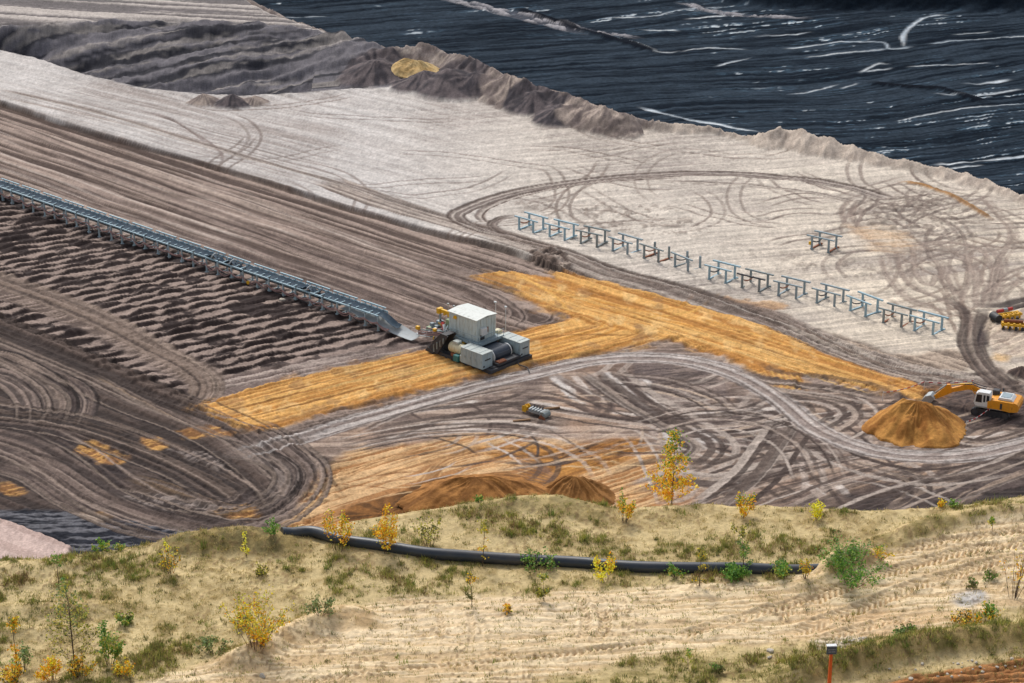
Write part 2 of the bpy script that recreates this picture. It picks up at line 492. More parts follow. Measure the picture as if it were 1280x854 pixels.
# road between the two ridged strips
roadA = [(-380, 222), (-100, 316), (0, 352), (60, 373), (130, 404), (200, 440), (240, 462), (259, 480), (254, 498), (232, 516)]
G.track(roadA, 4.3, S(136, 118, 106), S(104, 90, 82), sw=.5, L=50, h=.12, seed=170, rag=.12, fade=3)
G.track([(p[0] + 9, p[1] - 8) for p in roadA[:5]] + [(215, 436), (256, 462), (272, 482), (265, 500), (240, 516)], .9, S(178, 158, 142), S(136, 118, 106), op=.7, h=.05, seed=171, rag=.3, fade=3)

# ---------------- lower left: dark churned overburden with sweeping haul loops
ll = [(-380, 300), (0, 404), (100, 446), (214, 504), (240, 508), (262, 528), (330, 546), (372, 556), (420, 578), (425, 615), (380, 662), (300, 720), (-380, 800)]
G.zone(ll, S(90, 77, 71), S(62, 53, 50), ang((0, 500), (300, 610)), 25, .8, feather=.8, rough=1.0, h=.25, seed=180, smooth=False)
LT = S(146, 128, 116); MD = S(94, 80, 73)
TR = [([(-120, 366), (0, 420), (100, 462), (180, 500), (245, 524), (300, 552), (350, 590), (385, 632)], 8.5, MD, S(72, 62, 58), .6),
      ([(-40, 468), (0, 472), (28, 486), (42, 506), (42, 530)], 4.2, S(146, 128, 118), S(84, 74, 70), .35),
      ([(-60, 440), (0, 446), (42, 466), (72, 490), (78, 512), (66, 530)], 3.6, LT, S(96, 84, 78), .35),
      ([(50, 462), (90, 484), (104, 500), (102, 516), (96, 532)], 3.4, S(140, 122, 112), S(74, 64, 62), .35),
      ([(-80, 512), (0, 520), (60, 527), (110, 538), (170, 558), (240, 588), (290, 618), (300, 634)], 6.5, S(98, 84, 76), S(60, 52, 50), .6),
      ([(-60, 540), (0, 552), (40, 566), (90, 598), (140, 630), (200, 652), (260, 662), (325, 650), (368, 624), (380, 596), (366, 574), (335, 550), (300, 537)], 6, S(122, 106, 98), S(72, 62, 59), .55),
      ([(0, 575), (50, 590), (100, 622), (170, 650), (250, 668)], 6, S(120, 104, 96), S(70, 60, 58), .5),
      ([(60, 540), (110, 566), (160, 604), (225, 630), (290, 632), (320, 612)], 3, S(112, 98, 92), S(58, 50, 50), .5),
      ([(150, 600), (200, 612), (262, 634), (310, 640), (345, 626)], 3.5, S(116, 96, 78), S(80, 68, 62), .4),
      ([(230, 520), (290, 540), (340, 556), (380, 586), (378, 610), (350, 636), (300, 652)], 4, S(132, 116, 108), S(76, 66, 62), .4),
      ([(290, 566), (330, 572), (358, 590), (352, 612), (325, 628)], 3, S(140, 126, 118), S(70, 62, 60), .4),
      ([(120, 470), (170, 498), (220, 522), (262, 542)], 1.0, S(150, 128, 108), S(100, 86, 80), .4)]
for i, (p, wd, a, b, sw) in enumerate(TR):
    G.track(p, wd, a, b, sw=sw, L=40, op=1, h=.3, seed=190 + i, rag=.08, fade=5, feather=.12)
# pale remnants between the loops
for i, (p, a) in enumerate([([(150, 622), (190, 615), (240, 622), (290, 634), (250, 640), (190, 634)], (.0, -.2)), ([(212, 562), (262, 566), (300, 592), (270, 588)], 0), ([(250, 618), (270, 634), (285, 645)], 0)]):
    G.zone(p, S(160, 146, 138), S(76, 68, 66), ang((200, 640), (260, 615)), 8, .5, feather=.4, rough=1, rs=3, h=.25, op=.8, seed=205 + i)
ORp = [[(92, 566), (104, 552), (132, 556), (160, 570), (156, 580), (132, 580), (110, 570)], [(176, 548), (196, 552), (208, 560), (186, 558)], [(0, 612), (16, 606), (30, 620), (8, 618)],
       [(54, 664), (78, 652), (92, 658), (72, 668)], [(108, 644), (130, 642), (138, 650), (112, 650)], [(214, 538), (262, 534), (300, 545), (250, 548)], [(260, 636), (310, 634), (320, 645), (270, 648)]]
for i, p in enumerate(ORp):
    G.zone(p, ORA, OBR2, ang((90, 570), (160, 560)), 4, .5, feather=.5, rough=1.4, rs=2.5, op=.85, h=.1, seed=215 + i)
# coal seam showing at the bottom left
G.zone([(-380, 600), (0, 636), (80, 641), (150, 651), (230, 662), (275, 668), (240, 730), (-380, 760)], S(118, 117, 122), S(40, 42, 50), ang((0, 640), (200, 660)) + .25, 5, .5, feather=.5, rough=1, h=.1, seed=225, smooth=False, bias=.12)
G.zone([(84, 640), (120, 641), (134, 650), (110, 652)], S(196, 178, 160), S(150, 128, 108), ang((80, 640), (130, 650)), 6, .5, feather=.3, rough=.8, rs=3, op=.8, seed=226)
# smooth pinkish bank in the corner
idx, m, n = G.zone([(-380, 500), (-60, 630), (0, 656), (45, 673), (92, 693), (60, 800), (-380, 800)], S(204, 180, 170), S(186, 162, 152), ang((0, 664), (80, 692)), 30, 1.2, feather=.35, rough=.3, seed=227, smooth=False)
bank_idx, bank_m = idx, m

# ---------------- middle: purple-brown ground inside the haul road
mid = [(372, 556), (440, 518), (500, 497), (660, 460), (760, 440), (838, 427), (920, 450), (1000, 482), (1150, 498), (1200, 470), (1280, 486), (1640, 470), (1640, 1100), (380, 1100), (300, 720), (380, 660), (425, 612), (420, 578)]
G.zone(mid, S(182, 161, 145), S(126, 108, 97), ang((500, 540), (900, 535)), 16, .55, feather=.6, rough=.8, h=.2, seed=240, smooth=False)
G.zone([(760, 455), (860, 455), (960, 500), (1000, 540), (900, 560), (830, 520), (780, 490)], S(140, 124, 116), S(84, 74, 72), ang((780, 500), (950, 478)), 6, .5, feather=1, rough=3, h=.25, op=.85, seed=241)
wm = G.w(mid); idx = G.box(wm, 2); x = X_[idx]; y = Y_[idx]
mm_ = sstep(0, 3, poly_sd(x, y, wm))
warm = sstep(.46, .64, fbm(x / 9, y / 14, 242, 4)); cool = sstep(.5, .66, fbm(x / 7, y / 12, 243, 4))
G.mix(idx, S(186, 150, 120)[None] * np.ones((len(idx), 1)), mm_ * warm * .38)
G.mix(idx, S(84, 73, 74)[None] * np.ones((len(idx), 1)), mm_ * cool * .45)
# iron-stained sand in the bottom middle
G.zone([(310, 700), (345, 655), (388, 622), (410, 588), (460, 562), (560, 550), (640, 548), (720, 556), (800, 556), (850, 588), (880, 640), (860, 720)], S(216, 178, 132), S(166, 118, 74), ang((430, 620), (640, 556)), 14, .5, feather=1.5, rough=3, h=.28, seed=245)
G.zone([(640, 600), (700, 570), (770, 550), (815, 552), (790, 572), (740, 590), (690, 612), (660, 640)], S(190, 136, 72), S(146, 98, 50), ang((650, 610), (790, 555)), 14, .6, feather=.8, rough=1.2, h=.3, seed=246)
G.zone([(600, 560), (680, 556), (720, 566), (690, 580), (620, 575)], S(188, 134, 72), S(152, 104, 54), ang((600, 560), (720, 570)), 8, .5, feather=.8, rough=1.4, h=.2, seed=247)
for i in range(9):                        # dozer corrugations
    G.track([(632 + i * 1.5, 566 + i * 5.0), (668 + i * 3, 578 + i * 4.6), (694 + i * 2, 590 + i * 4.2)], .42, S(132, 104, 90), S(116, 88, 70), op=.8, h=.0, dz=-.12, seed=250 + i, fade=1.5, n=3)
for i, p in enumerate([[(520, 610), (540, 590), (570, 572), (620, 562), (660, 566)], [(500, 622), (530, 610), (545, 588), (560, 575)], [(440, 640), (500, 628), (540, 612), (590, 590)], [(420, 600), (480, 575), (560, 560)], [(460, 600), (520, 580), (600, 556)],
                       [(740, 620), (790, 604), (850, 590)], [(720, 632), (780, 620), (850, 606)], [(780, 580), (830, 572), (870, 580)]]):
    G.track(p, 1.6, S(220, 178, 128), S(140, 96, 56), sw=.4, op=.75, h=.25, seed=262 + i, fade=3)
# dark peaty ground, bottom right
G.zone([(1010, 640), (1040, 612), (1120, 600), (1200, 590), (1290, 556), (1640, 500), (1640, 900), (1000, 900)], S(80, 69, 67), S(36, 33, 36), ang((1050, 630), (1270, 570)), 9, .6, feather=2, rough=4, h=.35, seed=275, op=.9)
G.zone([(1060, 585), (1180, 590), (1130, 615), (1050, 620)], S(190, 160, 134), S(100, 84, 78), ang((1060, 615), (1180, 580)), 9, .6, feather=2, rough=4, h=.25, seed=276, op=.7)
G.zone([(860, 640), (900, 610), (980, 585), (1060, 575), (1040, 600), (960, 640)], S(176, 148, 128), S(112, 94, 86), ang((870, 640), (1050, 585)), 20, .6, feather=2, rough=2.5, h=.25, seed=277, op=.85)
for i, p in enumerate([[(870, 632), (940, 608), (1010, 590), (1070, 586)], [(880, 640), (960, 620), (1040, 596)], [(990, 640), (1040, 612), (1080, 600)], [(900, 596), (980, 580), (1060, 574)], [(1180, 640), (1230, 610), (1300, 585)], [(1110, 640), (1150, 615), (1200, 600)], [(1200, 560), (1250, 530), (1300, 505)],
                       [(1150, 560), (1200, 552), (1250, 560), (1300, 575)], [(1215, 545), (1245, 548), (1290, 540)]]):
    G.track(p, 2.0, S(176, 154, 136), S(80, 70, 68), sw=.4, op=.75, h=.25, seed=280 + i, fade=4)
wander(700, 1090, 470, 620, 14, .8, S(190, 174, 162), .8, 150, 290, .1)
wander(560, 1250, 470, 600, 18, .7, S(80, 68, 63), .85, 130, 291, .0)
wander(1060, 1280, 530, 610, 12, 1.0, S(80, 70, 68), .6, 120, 292, -.4)
# pale dried fingers left between the turning machines
FING = [([(693, 468), (702, 476), (716, 492)], 1.3), ([(716, 468), (728, 482), (737, 496)], .9), ([(737, 466), (748, 478), (757, 494), (757, 506)], 1.1), ([(756, 464), (764, 479), (784, 497), (808, 512)], 1.5), ([(771, 469), (784, 481), (800, 492), (820, 505), (836, 517)], 1.2),
        ([(766, 482), (786, 502), (806, 515)], .8), ([(700, 484), (720, 500), (734, 506)], .8), ([(761, 515), (820, 519), (900, 521)], 1.1), ([(826, 532), (838, 540), (846, 551)], 1.8), ([(858, 532), (880, 538), (898, 547)], 1.9), ([(860, 551), (878, 555), (886, 560)], 1.6), ([(812, 536), (822, 546)], .9),
        ([(800, 476), (812, 480)], 1.5), ([(903, 548), (912, 556)], .9), ([(850, 520), (930, 514), (990, 508)], .9), ([(660, 500), (710, 512), (750, 520)], 1.0), ([(860, 612), (920, 598), (990, 584), (1060, 572)], .9), ([(918, 604), (930, 600)], 1.6), ([(1000, 604), (1016, 612), (1030, 622)], 1.2), ([(1044, 606), (1056, 618)], 1.6),
        ([(470, 520), (540, 512), (600, 500)], .8), ([(560, 530), (640, 528), (700, 536)], .8), ([(480, 548), (560, 536), (640, 540)], .7), ([(930, 492), (960, 500), (984, 520)], .8), ([(1010, 500), (1040, 510), (1050, 522), (1030, 534)], .7), ([(1170, 540), (1210, 548), (1262, 540)], .9)]
for i, (p, wd) in enumerate(FING):
    G.track(p, wd, S(212, 200, 190), S(176, 158, 146), sw=.6, op=.92, h=.03, dz=.06, seed=2700 + i, rag=.25, fade=1.2, feather=.12)
# pale dried flats between swirling wheel marks
for i, p in enumerate([[(752, 474), (760, 466), (800, 500), (828, 518), (806, 516), (776, 498)], [(772, 472), (790, 480), (812, 498), (796, 496)], [(824, 534), (836, 530), (848, 548), (838, 552)], [(858, 534), (874, 532), (898, 548), (884, 550)],
                       [(858, 552), (880, 548), (880, 560), (866, 562)], [(690, 470), (704, 474), (722, 498), (708, 494)], [(730, 466), (744, 470), (760, 490), (748, 488)], [(800, 474), (815, 476), (812, 482)]]):
    G.zone(p, S(210, 202, 196), S(168, 156, 148), ang((752, 470), (800, 505)), 6, .4, feather=.3, rough=.7, rs=2.5, op=.9, seed=300 + i)
for i, p in enumerate([[(690, 466), (735, 494), (748, 508), (738, 522)], [(722, 466), (752, 490), (764, 508), (750, 524)], [(748, 464), (770, 490), (820, 520), (866, 540), (888, 552), (868, 566)], [(766, 462), (806, 498), (840, 530), (860, 566)], [(745, 470), (790, 506), (842, 540), (862, 572)],
                       [(870, 530), (902, 546), (906, 558), (890, 568)], [(640, 492), (700, 500), (760, 520), (850, 522), (960, 512)], [(640, 505), (720, 516), (800, 526), (920, 528)], [(905, 540), (935, 548), (938, 560)], [(930, 540), (956, 550), (958, 562)], [(980, 530), (1020, 520), (1055, 510), (1068, 500), (1050, 490)],
                       [(990, 540), (1040, 526), (1072, 508), (1066, 494)]]):
    G.track(p, 1.1, S(104, 88, 81), S(68, 57, 54), sw=.35, op=.92, h=.12, dz=-.08, seed=310 + i, fade=4)
# the pale haul road curving through
road = [(296, 566), (330, 559), (372, 548), (430, 530), (500, 510), (600, 481), (680, 462), (740, 449), (800, 446), (860, 451), (920, 467), (970, 496), (1020, 536), (1080, 561), (1150, 571), (1220, 568), (1290, 552), (1420, 520)]
G.track(road, 3.6, S(202, 193, 187), S(150, 135, 127), sw=.55, L=70, h=.12, dz=-.05, seed=330, rag=.22, fade=4)
G.track(road[2:10], .9, S(96, 84, 80), S(130, 116, 110), op=.8, h=.05, seed=331, rag=.4)
G.track([(u, v + 9) for u, v in road[1:7]], .6, S(110, 96, 92), S(84, 74, 72), op=.7, h=.05, seed=332)
G.track([(850, 446), (900, 454), (940, 472), (975, 500), (1010, 534)], 1.4, S(206, 200, 196), S(150, 136, 130), op=.85, h=.1, seed=333)
G.track([(900, 452), (950, 480), (985, 512), (1015, 545), (1030, 570)], .8, DARK, S(110, 96, 92), op=.75, h=.05, dz=-.05, seed=334)

# ---------------- orange fill spread for the new conveyor line
a1 = ang((260, 520), (700, 405)); a2 = ang((690, 345), (1150, 487))
S1 = [(244, 510), (330, 482), (430, 460), (530, 437), (600, 425), (640, 415), (690, 404), (740, 392), (860, 421), (830, 427), (760, 436), (700, 447), (660, 456), (600, 470), (500, 493), (430, 513), (370, 529), (322, 543), (290, 536)]
S2 = [(590, 344), (640, 339), (690, 348), (702, 353), (685, 337), (760, 352), (860, 380), (940, 402), (1000, 426), (1060, 450), (1130, 470), (1166, 492), (1145, 500), (1100, 488), (1030, 472), (1004, 468), (998, 482), (980, 487), (955, 470), (920, 452), (880, 437), (840, 425), (740, 405), (690, 389), (640, 362)]
for p_, a_ in ((S1, a1), (S2, a2)):
    G.zone(p_, ORA, OBR2, a_, 6, .5, feather=1.2, rough=3.2, rs=2.2, h=.1, op=.5, seed=338, smooth=False)
G.zone(S1, ORA, ORA2, a1, 28, .55, feather=.4, rough=.9, rs=3, h=.2, seed=340, smooth=False, bias=-.08)
G.zone(S2, ORA, ORA2, a2, 28, .55, feather=.4, rough=.9, rs=3, h=.2, seed=341, smooth=False, bias=-.02)
for p_ in (S1, S2):                       # the fill has a hand's thickness; bare and dark patches where it is driven through
    w = G.w(p_); idx = G.box(w, 1); x = X_[idx]; y = Y_[idx]
    sdo = poly_sd(x, y, w)
    G.Z[idx] += .3 * sstep(-.3, .5, sdo + .8 * (fbm(x / 1.5, y / 1.5, 342, 3) - .5))
    sp_o = sstep(.6, .7, fbm(x / 3.2, y / 4.5, 343, 4)) * sstep(0, 1.5, sdo)
    G.mix(idx, S(150, 118, 86)[None] * np.ones((len(idx), 1)), sp_o * .45)
    pl_o = sstep(.58, .7, fbm(x / 2.2, y / 4.0, 344, 4)) * sstep(0, 1.5, sdo)
    G.mix(idx, S(236, 196, 134)[None] * np.ones((len(idx), 1)), pl_o * .5)
for i, (p, c) in enumerate([([(255, 522), (350, 500), (450, 476), (540, 452)], 0), ([(270, 532), (360, 512), (470, 484), (540, 466)], 0), ([(330, 520), (420, 496), (520, 470)], 0), ([(640, 340), (690, 368), (715, 396)], 1), ([(780, 400), (860, 392), (885, 376), (900, 366)], 1),
                            ([(750, 392), (840, 388), (862, 372), (876, 362)], 1), ([(700, 370), (800, 396), (900, 416)], 1), ([(660, 358), (760, 380), (860, 404)], 1), ([(560, 470), (700, 432), (780, 420)], 1), ([(760, 400), (770, 412), (742, 424)], 1), ([(640, 440), (740, 414), (760, 398)], 1),
                            ([(900, 420), (1000, 452), (1100, 482)], 0), ([(860, 396), (960, 424), (1060, 460)], 1), ([(720, 360), (850, 398), (960, 438)], 0), ([(800, 420), (700, 420), (640, 432)], 0)]):
    G.track(p, .5, S(234, 184, 104) if c else S(132, 92, 50), S(200, 140, 66) if c else S(160, 108, 52), op=.75, h=.05, dz=(-.05, .05)[c], seed=345 + i, fade=4)
for i, p in enumerate([[(905, 372), (940, 376), (984, 382), (960, 392), (925, 386)], [(1000, 468), (985, 487), (955, 478), (950, 466)]]):
    G.zone(p, OBR, OBR2, a2, 6, .5, feather=.6, rough=1.6, rs=2.5, h=.2, op=.7, seed=365 + i)
for i in range(6):
    G.track([(955 + 8 * i, 462 + i), (962 + 8 * i, 474 + i), (958 + 8 * i, 488)], .4, S(228, 180, 104), S(150, 100, 46), op=.7, h=.1, dz=.1, seed=370 + i, fade=1, n=3)

# ---------------- wheel bands between the orange fill and the frames
G.zone([(905, 383), (980, 394), (1040, 415), (1120, 440), (1195, 440), (1222, 460), (1180, 474), (1100, 462), (1030, 432), (960, 408)], S(182, 162, 144), S(108, 92, 82), ang((920, 390), (1180, 465)), 14, .5, feather=1, rough=2, h=.25, seed=380, op=.9)
BD = [([(400, 228), (480, 258), (560, 280), (640, 303), (720, 330), (800, 351), (900, 381), (960, 398), (1020, 424), (1080, 447), (1140, 465), (1200, 474), (1300, 494)], 5.5, S(184, 170, 158), S(108, 93, 86), .4),
      ([(560, 276), (640, 300), (720, 322), (800, 346), (880, 368), (960, 396), (1010, 416)], 2.6, S(150, 134, 124), S(86, 74, 68), .4),
      ([(990, 405), (1060, 436), (1120, 458), (1180, 468), (1230, 478)], 2.0, S(206, 192, 176), S(120, 102, 92), .4),
      ([(1120, 252), (1060, 234), (1000, 224), (900, 217), (800, 220), (720, 227), (640, 239), (590, 256), (570, 271), (590, 286), (640, 300)], 3.0, S(178, 166, 156), S(106, 92, 86), .4),
      ([(850, 222), (760, 226), (680, 236), (620, 252), (600, 268), (612, 284)], 1.6, S(160, 146, 136), S(110, 96, 90), .4),
      ([(650, 267), (625, 272), (616, 284), (640, 300)], 1.6, S(140, 126, 118), S(100, 86, 80), .35),
      ([(1090, 258), (1000, 240), (900, 230), (820, 228)], 1.3, S(190, 178, 166), S(140, 126, 116), .35),
      ([(0, 118), (100, 139), (200, 168), (300, 198), (420, 232), (500, 258), (570, 276)], 1.7, S(150, 138, 130), S(176, 166, 158), .35),
      ([(0, 128), (60, 141), (150, 160), (240, 185), (330, 210)], .9, S(160, 148, 140), S(180, 170, 162), .35),
      ([(165, 138), (215, 152), (255, 176), (275, 196), (278, 207), (268, 213)], .55, S(140, 126, 120), S(120, 106, 100), .35),
      ([(185, 140), (225, 156), (262, 186)], .45, S(150, 138, 132), S(130, 116, 110), .35)]
for i, (p, wd, a, b, sw) in enumerate(BD):
    G.track(p, wd, a, b, sw=sw, L=35, op=.9, h=.2, dz=-.04, seed=390 + i, rag=.35, fade=6)
# crushed crossing at the end of the step
G.zone([(655, 318), (700, 316), (716, 330), (700, 340), (672, 334)], S(126, 110, 100), S(86, 74, 68), ang((660, 330), (700, 318)), 3, .5, feather=.6, rough=1.5, rs=2, h=.4, seed=405)
G.zone([(690, 322), (712, 332), (700, 338)], S(200, 184, 168), S(160, 142, 130), 0, 3, .5, feather=.4, rough=.6, rs=2, seed=406)
# right-hand haul lane and the fan of wheel marks above it
RT = [([(1180, 372), (1202, 386), (1208, 404), (1203, 428), (1218, 456), (1250, 484), (1300, 520)], 1.5, S(110, 94, 86), S(78, 66, 62), .9),
      ([(1230, 386), (1224, 416), (1230, 444), (1256, 472), (1310, 508)], 1.7, S(120, 104, 94), S(74, 63, 60), .9),
      ([(1217, 390), (1214, 424), (1224, 450), (1254, 480), (1300, 512)], 1.2, S(150, 132, 120), S(98, 84, 78), .8),
      ([(1320, 370), (1275, 377), (1250, 383), (1215, 384)], 1.9, S(92, 80, 76), S(62, 54, 54), .9),
      ([(1320, 378), (1268, 386), (1242, 398), (1230, 418), (1230, 440)], 1.5, S(92, 80, 76), S(60, 52, 54), .9),
      ([(1240, 450), (1270, 472), (1310, 492)], 1.0, S(196, 180, 164), S(90, 78, 72), .8),
      ([(1236, 420), (1258, 430), (1272, 446)], .7, S(150, 132, 120), S(120, 104, 96), .7)]
for i, (p, wd, a, b, op) in enumerate(RT):
    G.track(p, wd, a, b, op=op, h=.15, dz=-.1, seed=410 + i, rag=.3, fade=4)
FAN = [[(1116, 300), (1124, 334), (1138, 358), (1170, 374), (1195, 382)], [(1142, 302), (1142, 330), (1150, 352), (1164, 358), (1172, 340)], [(1162, 318), (1184, 350), (1198, 380)], [(1176, 306), (1208, 330), (1220, 356), (1218, 388)], [(1196, 304), (1230, 318), (1240, 344), (1226, 386)],
       [(1222, 300), (1248, 324), (1246, 354), (1232, 384)], [(1225, 246), (1248, 272), (1262, 290), (1259, 308), (1244, 336), (1238, 376)], [(1300, 330), (1256, 346), (1224, 374)], [(1300, 344), (1262, 358), (1236, 382)], [(1066, 248), (1052, 264), (1060, 282), (1090, 304), (1122, 330)],
       [(1076, 252), (1066, 266), (1074, 284), (1108, 316)], [(1130, 310), (1180, 304), (1240, 316)], [(1100, 318), (1108, 345), (1130, 372), (1172, 388)], [(1180, 330), (1176, 352), (1196, 372)], [(1206, 312), (1214, 346), (1200, 378)]]
for i, p in enumerate(FAN):
    G.track(p, .95, S(160, 144, 132), S(136, 120, 110), op=.75, h=.08, dz=-.06, seed=425 + i, rag=.3, fade=4)
    G.track([(u + 9, v + 1.5) for u, v in p], .6, S(160, 144, 132), S(140, 124, 114), op=.55, h=.05, dz=-.05, seed=445 + i, rag=.3, fade=4)
G.track([(1124, 227), (1160, 235), (1194, 249), (1220, 264), (1242, 277)], 1.1, S(176, 128, 72), S(120, 92, 66), op=.9, h=.1, dz=.3, seed=465, fade=3)
G.zone([(1060, 282), (1110, 286), (1140, 310), (1100, 312), (1075, 296)], S(226, 190, 150), PALEW2, 0, 6, .8, feather=1.5, rough=3, op=.5, seed=466)
G.zone([(1240, 396), (1290, 392), (1300, 440), (1250, 446), (1236, 425)], S(220, 200, 176), S(176, 156, 140), ang((1240, 440), (1280, 420)), 8, .5, feather=.6, rough=1.2, h=.1, op=.7, seed=467)
G.zone([(1244, 442), (1262, 446), (1258, 452), (1240, 449)], S(226, 182, 120), S(210, 172, 120), 0, 4, .5, feather=.6, rough=.7, op=.7, seed=468)
# churned ground round the excavator, its shadow painted dark into the soil
G.zone([(1168, 494), (1200, 486), (1262, 496), (1290, 510), (1280, 530), (1230, 535), (1190, 522), (1175, 508)], S(108, 92, 86), S(58, 51, 52), ang((1180, 525), (1270, 500)), 5, .5, feather=1, rough=1.5, rs=3, h=.4, seed=469, op=.9)
G.zone([(1150, 485), (1176, 480), (1184, 494), (1160, 498)], OBR2, DARK, a2, 4, .5, feather=1, rough=1.5, rs=3, h=.4, seed=470, op=.8)

# ---------------- spoil windrow along the edge of the bench, then the drop to the coal
CREST = [(-380, -330, 2), (100, -110, 2), (300, -8, 1.5), (345, 15, 1.4), (390, 31, 1.6), (430, 44, 2), (468, 56, 2.6), (490, 54, 4.2), (515, 49, 5.2), (542, 50, 5.4), (570, 62, 4.8), (590, 68, 5.0), (620, 84, 4.4), (650, 93, 4.6), (690, 106, 3.8), (728, 122, 3.6), (775, 139, 3.2), (798, 148, 1.6),
         (840, 152, 1.6), (890, 156, 1.5), (932, 168, .9), (962, 160, 2.6), (985, 157, 2.8), (1008, 160, 3.2), (1050, 174, 2.5), (1100, 189, 2.0), (1150, 201, 1.7), (1200, 212, 1.7), (1240, 225, 1.5), (1280, 241, 1.5), (1400, 292, 1.5), (1660, 402, 1.5), (2100, 590, 1.5), (2800, 890, 1.5)]
cw = np.array([[*unproj(u, v, z), z] for u, v, z in CREST])
cwx = cat(cw, 5)
far = G.Y > 250
idx = np.nonzero(far)[0]; x = X_[idx]; y = Y_[idx]
wob = 1.2 * (fbm(x / 5, y / 5, 501, 3) - .5)
sdc, ssc, parc = line_sd(x, y, cwx[:, :2])
hz = np.interp(parc, np.arange(len(cwx)), cwx[:, 2]) * .85
side0 = sdc + wob * sstep(.3, 2.0, np.abs(sdc))
lump = .62 + .76 * fbm(ssc / 4.2, ssc * 0, 502, 4)
scal = np.where(Uf[idx] > 930, .86 + .2 * (1 - np.abs(np.sin(ssc * math.pi / 4.6 + 2.2 * vn(ssc / 9, ssc * 0, 4) + .5 * side0))) ** .8, 1.0)
lump = np.where(Uf[idx] > 930, .8 + .4 * (lump - .62) / .76, lump)
hz = hz * lump * scal
side = side0
rill = vn(ssc / .9, sdc * .08, 503) - .5
near_h = hz - np.abs(side) * (.5 + .35 * vn(ssc / 6, sdc / 6, 507)) + rill * .35 * sstep(0, 2, np.abs(side)) + np.where(Uf[idx] > 930, .55, 1.3) * (fbm(x / 1.8, y / 1.8, 508, 4) - .5)
zz = G.Z[idx]
mnear = sdc <= 0
hh = np.where(mnear, np.maximum(zz, near_h), np.maximum(hz - sdc * .72 + rill * .5, -22.0))
mr_ = np.where(mnear, sstep(-.2, .5, near_h - zz), 1.0)
G.Z[idx] = hh
cn = fbm(x / 2.2, y / 2.2, 505, 4); ct = G.stripes(idx, aL1 + .8, 6, .7, 506)
heapc = S(128, 116, 112)[None] * (1 - ct[:, None]) + S(176, 162, 150)[None] * ct[:, None]
kd = (sstep(.42, .6, cn + .15 * (sstep(560, 640, Uf[idx]) - sstep(760, 830, Uf[idx]))))[:, None] * .7
heapc = heapc * (1 - kd) + S(104, 90, 86)[None] * kd
kp = (sstep(800, 850, Uf[idx]))[:, None]
heapc = heapc * (1 - kp) + (S(208, 192, 176)[None] * (1 - .45 * ct[:, None]) + .45 * ct[:, None] * S(150, 134, 124)[None]) * kp
G.mix(idx, heapc, mr_ * .92)
keep_pit = np.ones(G.X.size, bool); keep_pit[idx] = sdc < 42
CRESTW = cwx

# lesser heaps in front of the windrow
for i, (u, v, h, r, c) in enumerate([(470, 78, 2.6, 7, 1), (560, 88, 3.4, 7.5, 1), (596, 96, 2.6, 6, 1), (530, 92, 2.2, 6, 1), (640, 104, 2.4, 6, 0), (668, 118, 2.4, 5, 1), (700, 134, 2.0, 5, 1), (735, 138, 1.8, 5, 0), (760, 147, 1.4, 4, 0), (255, 117, 1.6, 3.0, 0), (290, 118, 1.8, 3.2, 1), (318, 120, 1.2, 2.5, 0),
                                    (610, 579, 4.0, 6.4, 2), (645, 598, 2.7, 5, 2), (580, 590, 3.4, 6, 2), (548, 604, 2.8, 6, 2), (510, 624, 1.8, 5.5, 2), (480, 634, 1.2, 4.5, 2), (1206, 500, .9, 2.2, 3), (1180, 512, .6, 1.4, 3), (1277, 458, 1.0, 1.6, 3)]):
    c0 = P(u, v, h); pw = np.array([[c0.x, c0.y]])
    idx = G.box(pw, r * 1.6); x = X_[idx]; y = Y_[idx]
    dx = x - c0.x; dy = y - c0.y
    th = np.arctan2(dy, dx)
    rr = np.hypot(dx, dy) * (1 + .28 * (vn(th * 1.6 + 9, th * 0 + i, 600 + i) - .5)) + .5 * (fbm(x / 1.2, y / 1.2, 610 + i, 3) - .5)
    hh = h * np.clip(1.06 - rr / r, 0, 1.0) ** .95 + .15 * (vn(th * 7, rr * .2, 620 + i) - .5) * sstep(r, 0, rr)
    mm = sstep(r * 1.05, r * .85, rr)
    G.Z[idx] = np.maximum(G.Z[idx], hh * (rr < r) + G.Z[idx] * .3)
    pal = [(S(176, 160, 148), S(120, 108, 104)), (S(112, 102, 102), S(66, 62, 66)), (S(136, 92, 50), S(92, 62, 34)), (S(104, 88, 80), S(70, 60, 58))][c]
    q = sstep(.3, .7, vn(th * 6, rr * .3, 630 + i) * .6 + .4 * fbm(x / .8, y / .8, 640 + i, 3))[:, None]
    G.mix(idx, pal[0][None] * (1 - q) + pal[1][None] * q, mm)

# crisp single ruts laid over the broad bands
rr_ = np.random.RandomState(77)


def ruts(pts, offs, wd, cols, op=.8, seed=0, dz=-.025, fade=6, n=6, gauge=0.0):
    for q, o_ in enumerate(offs):
        c = cols[q % len(cols)]
        for g_ in ((0.0,) if not gauge else (-gauge / 2, gauge / 2)):
            G.track(pts, wd * rr_.uniform(.7, 1.3), c, c * .82, sw=.3, op=op * rr_.uniform(.6, 1.1), h=.02, dz=dz, seed=seed + q, fade=fade, n=n, off=o_ + g_, feather=.07, rag=.18)


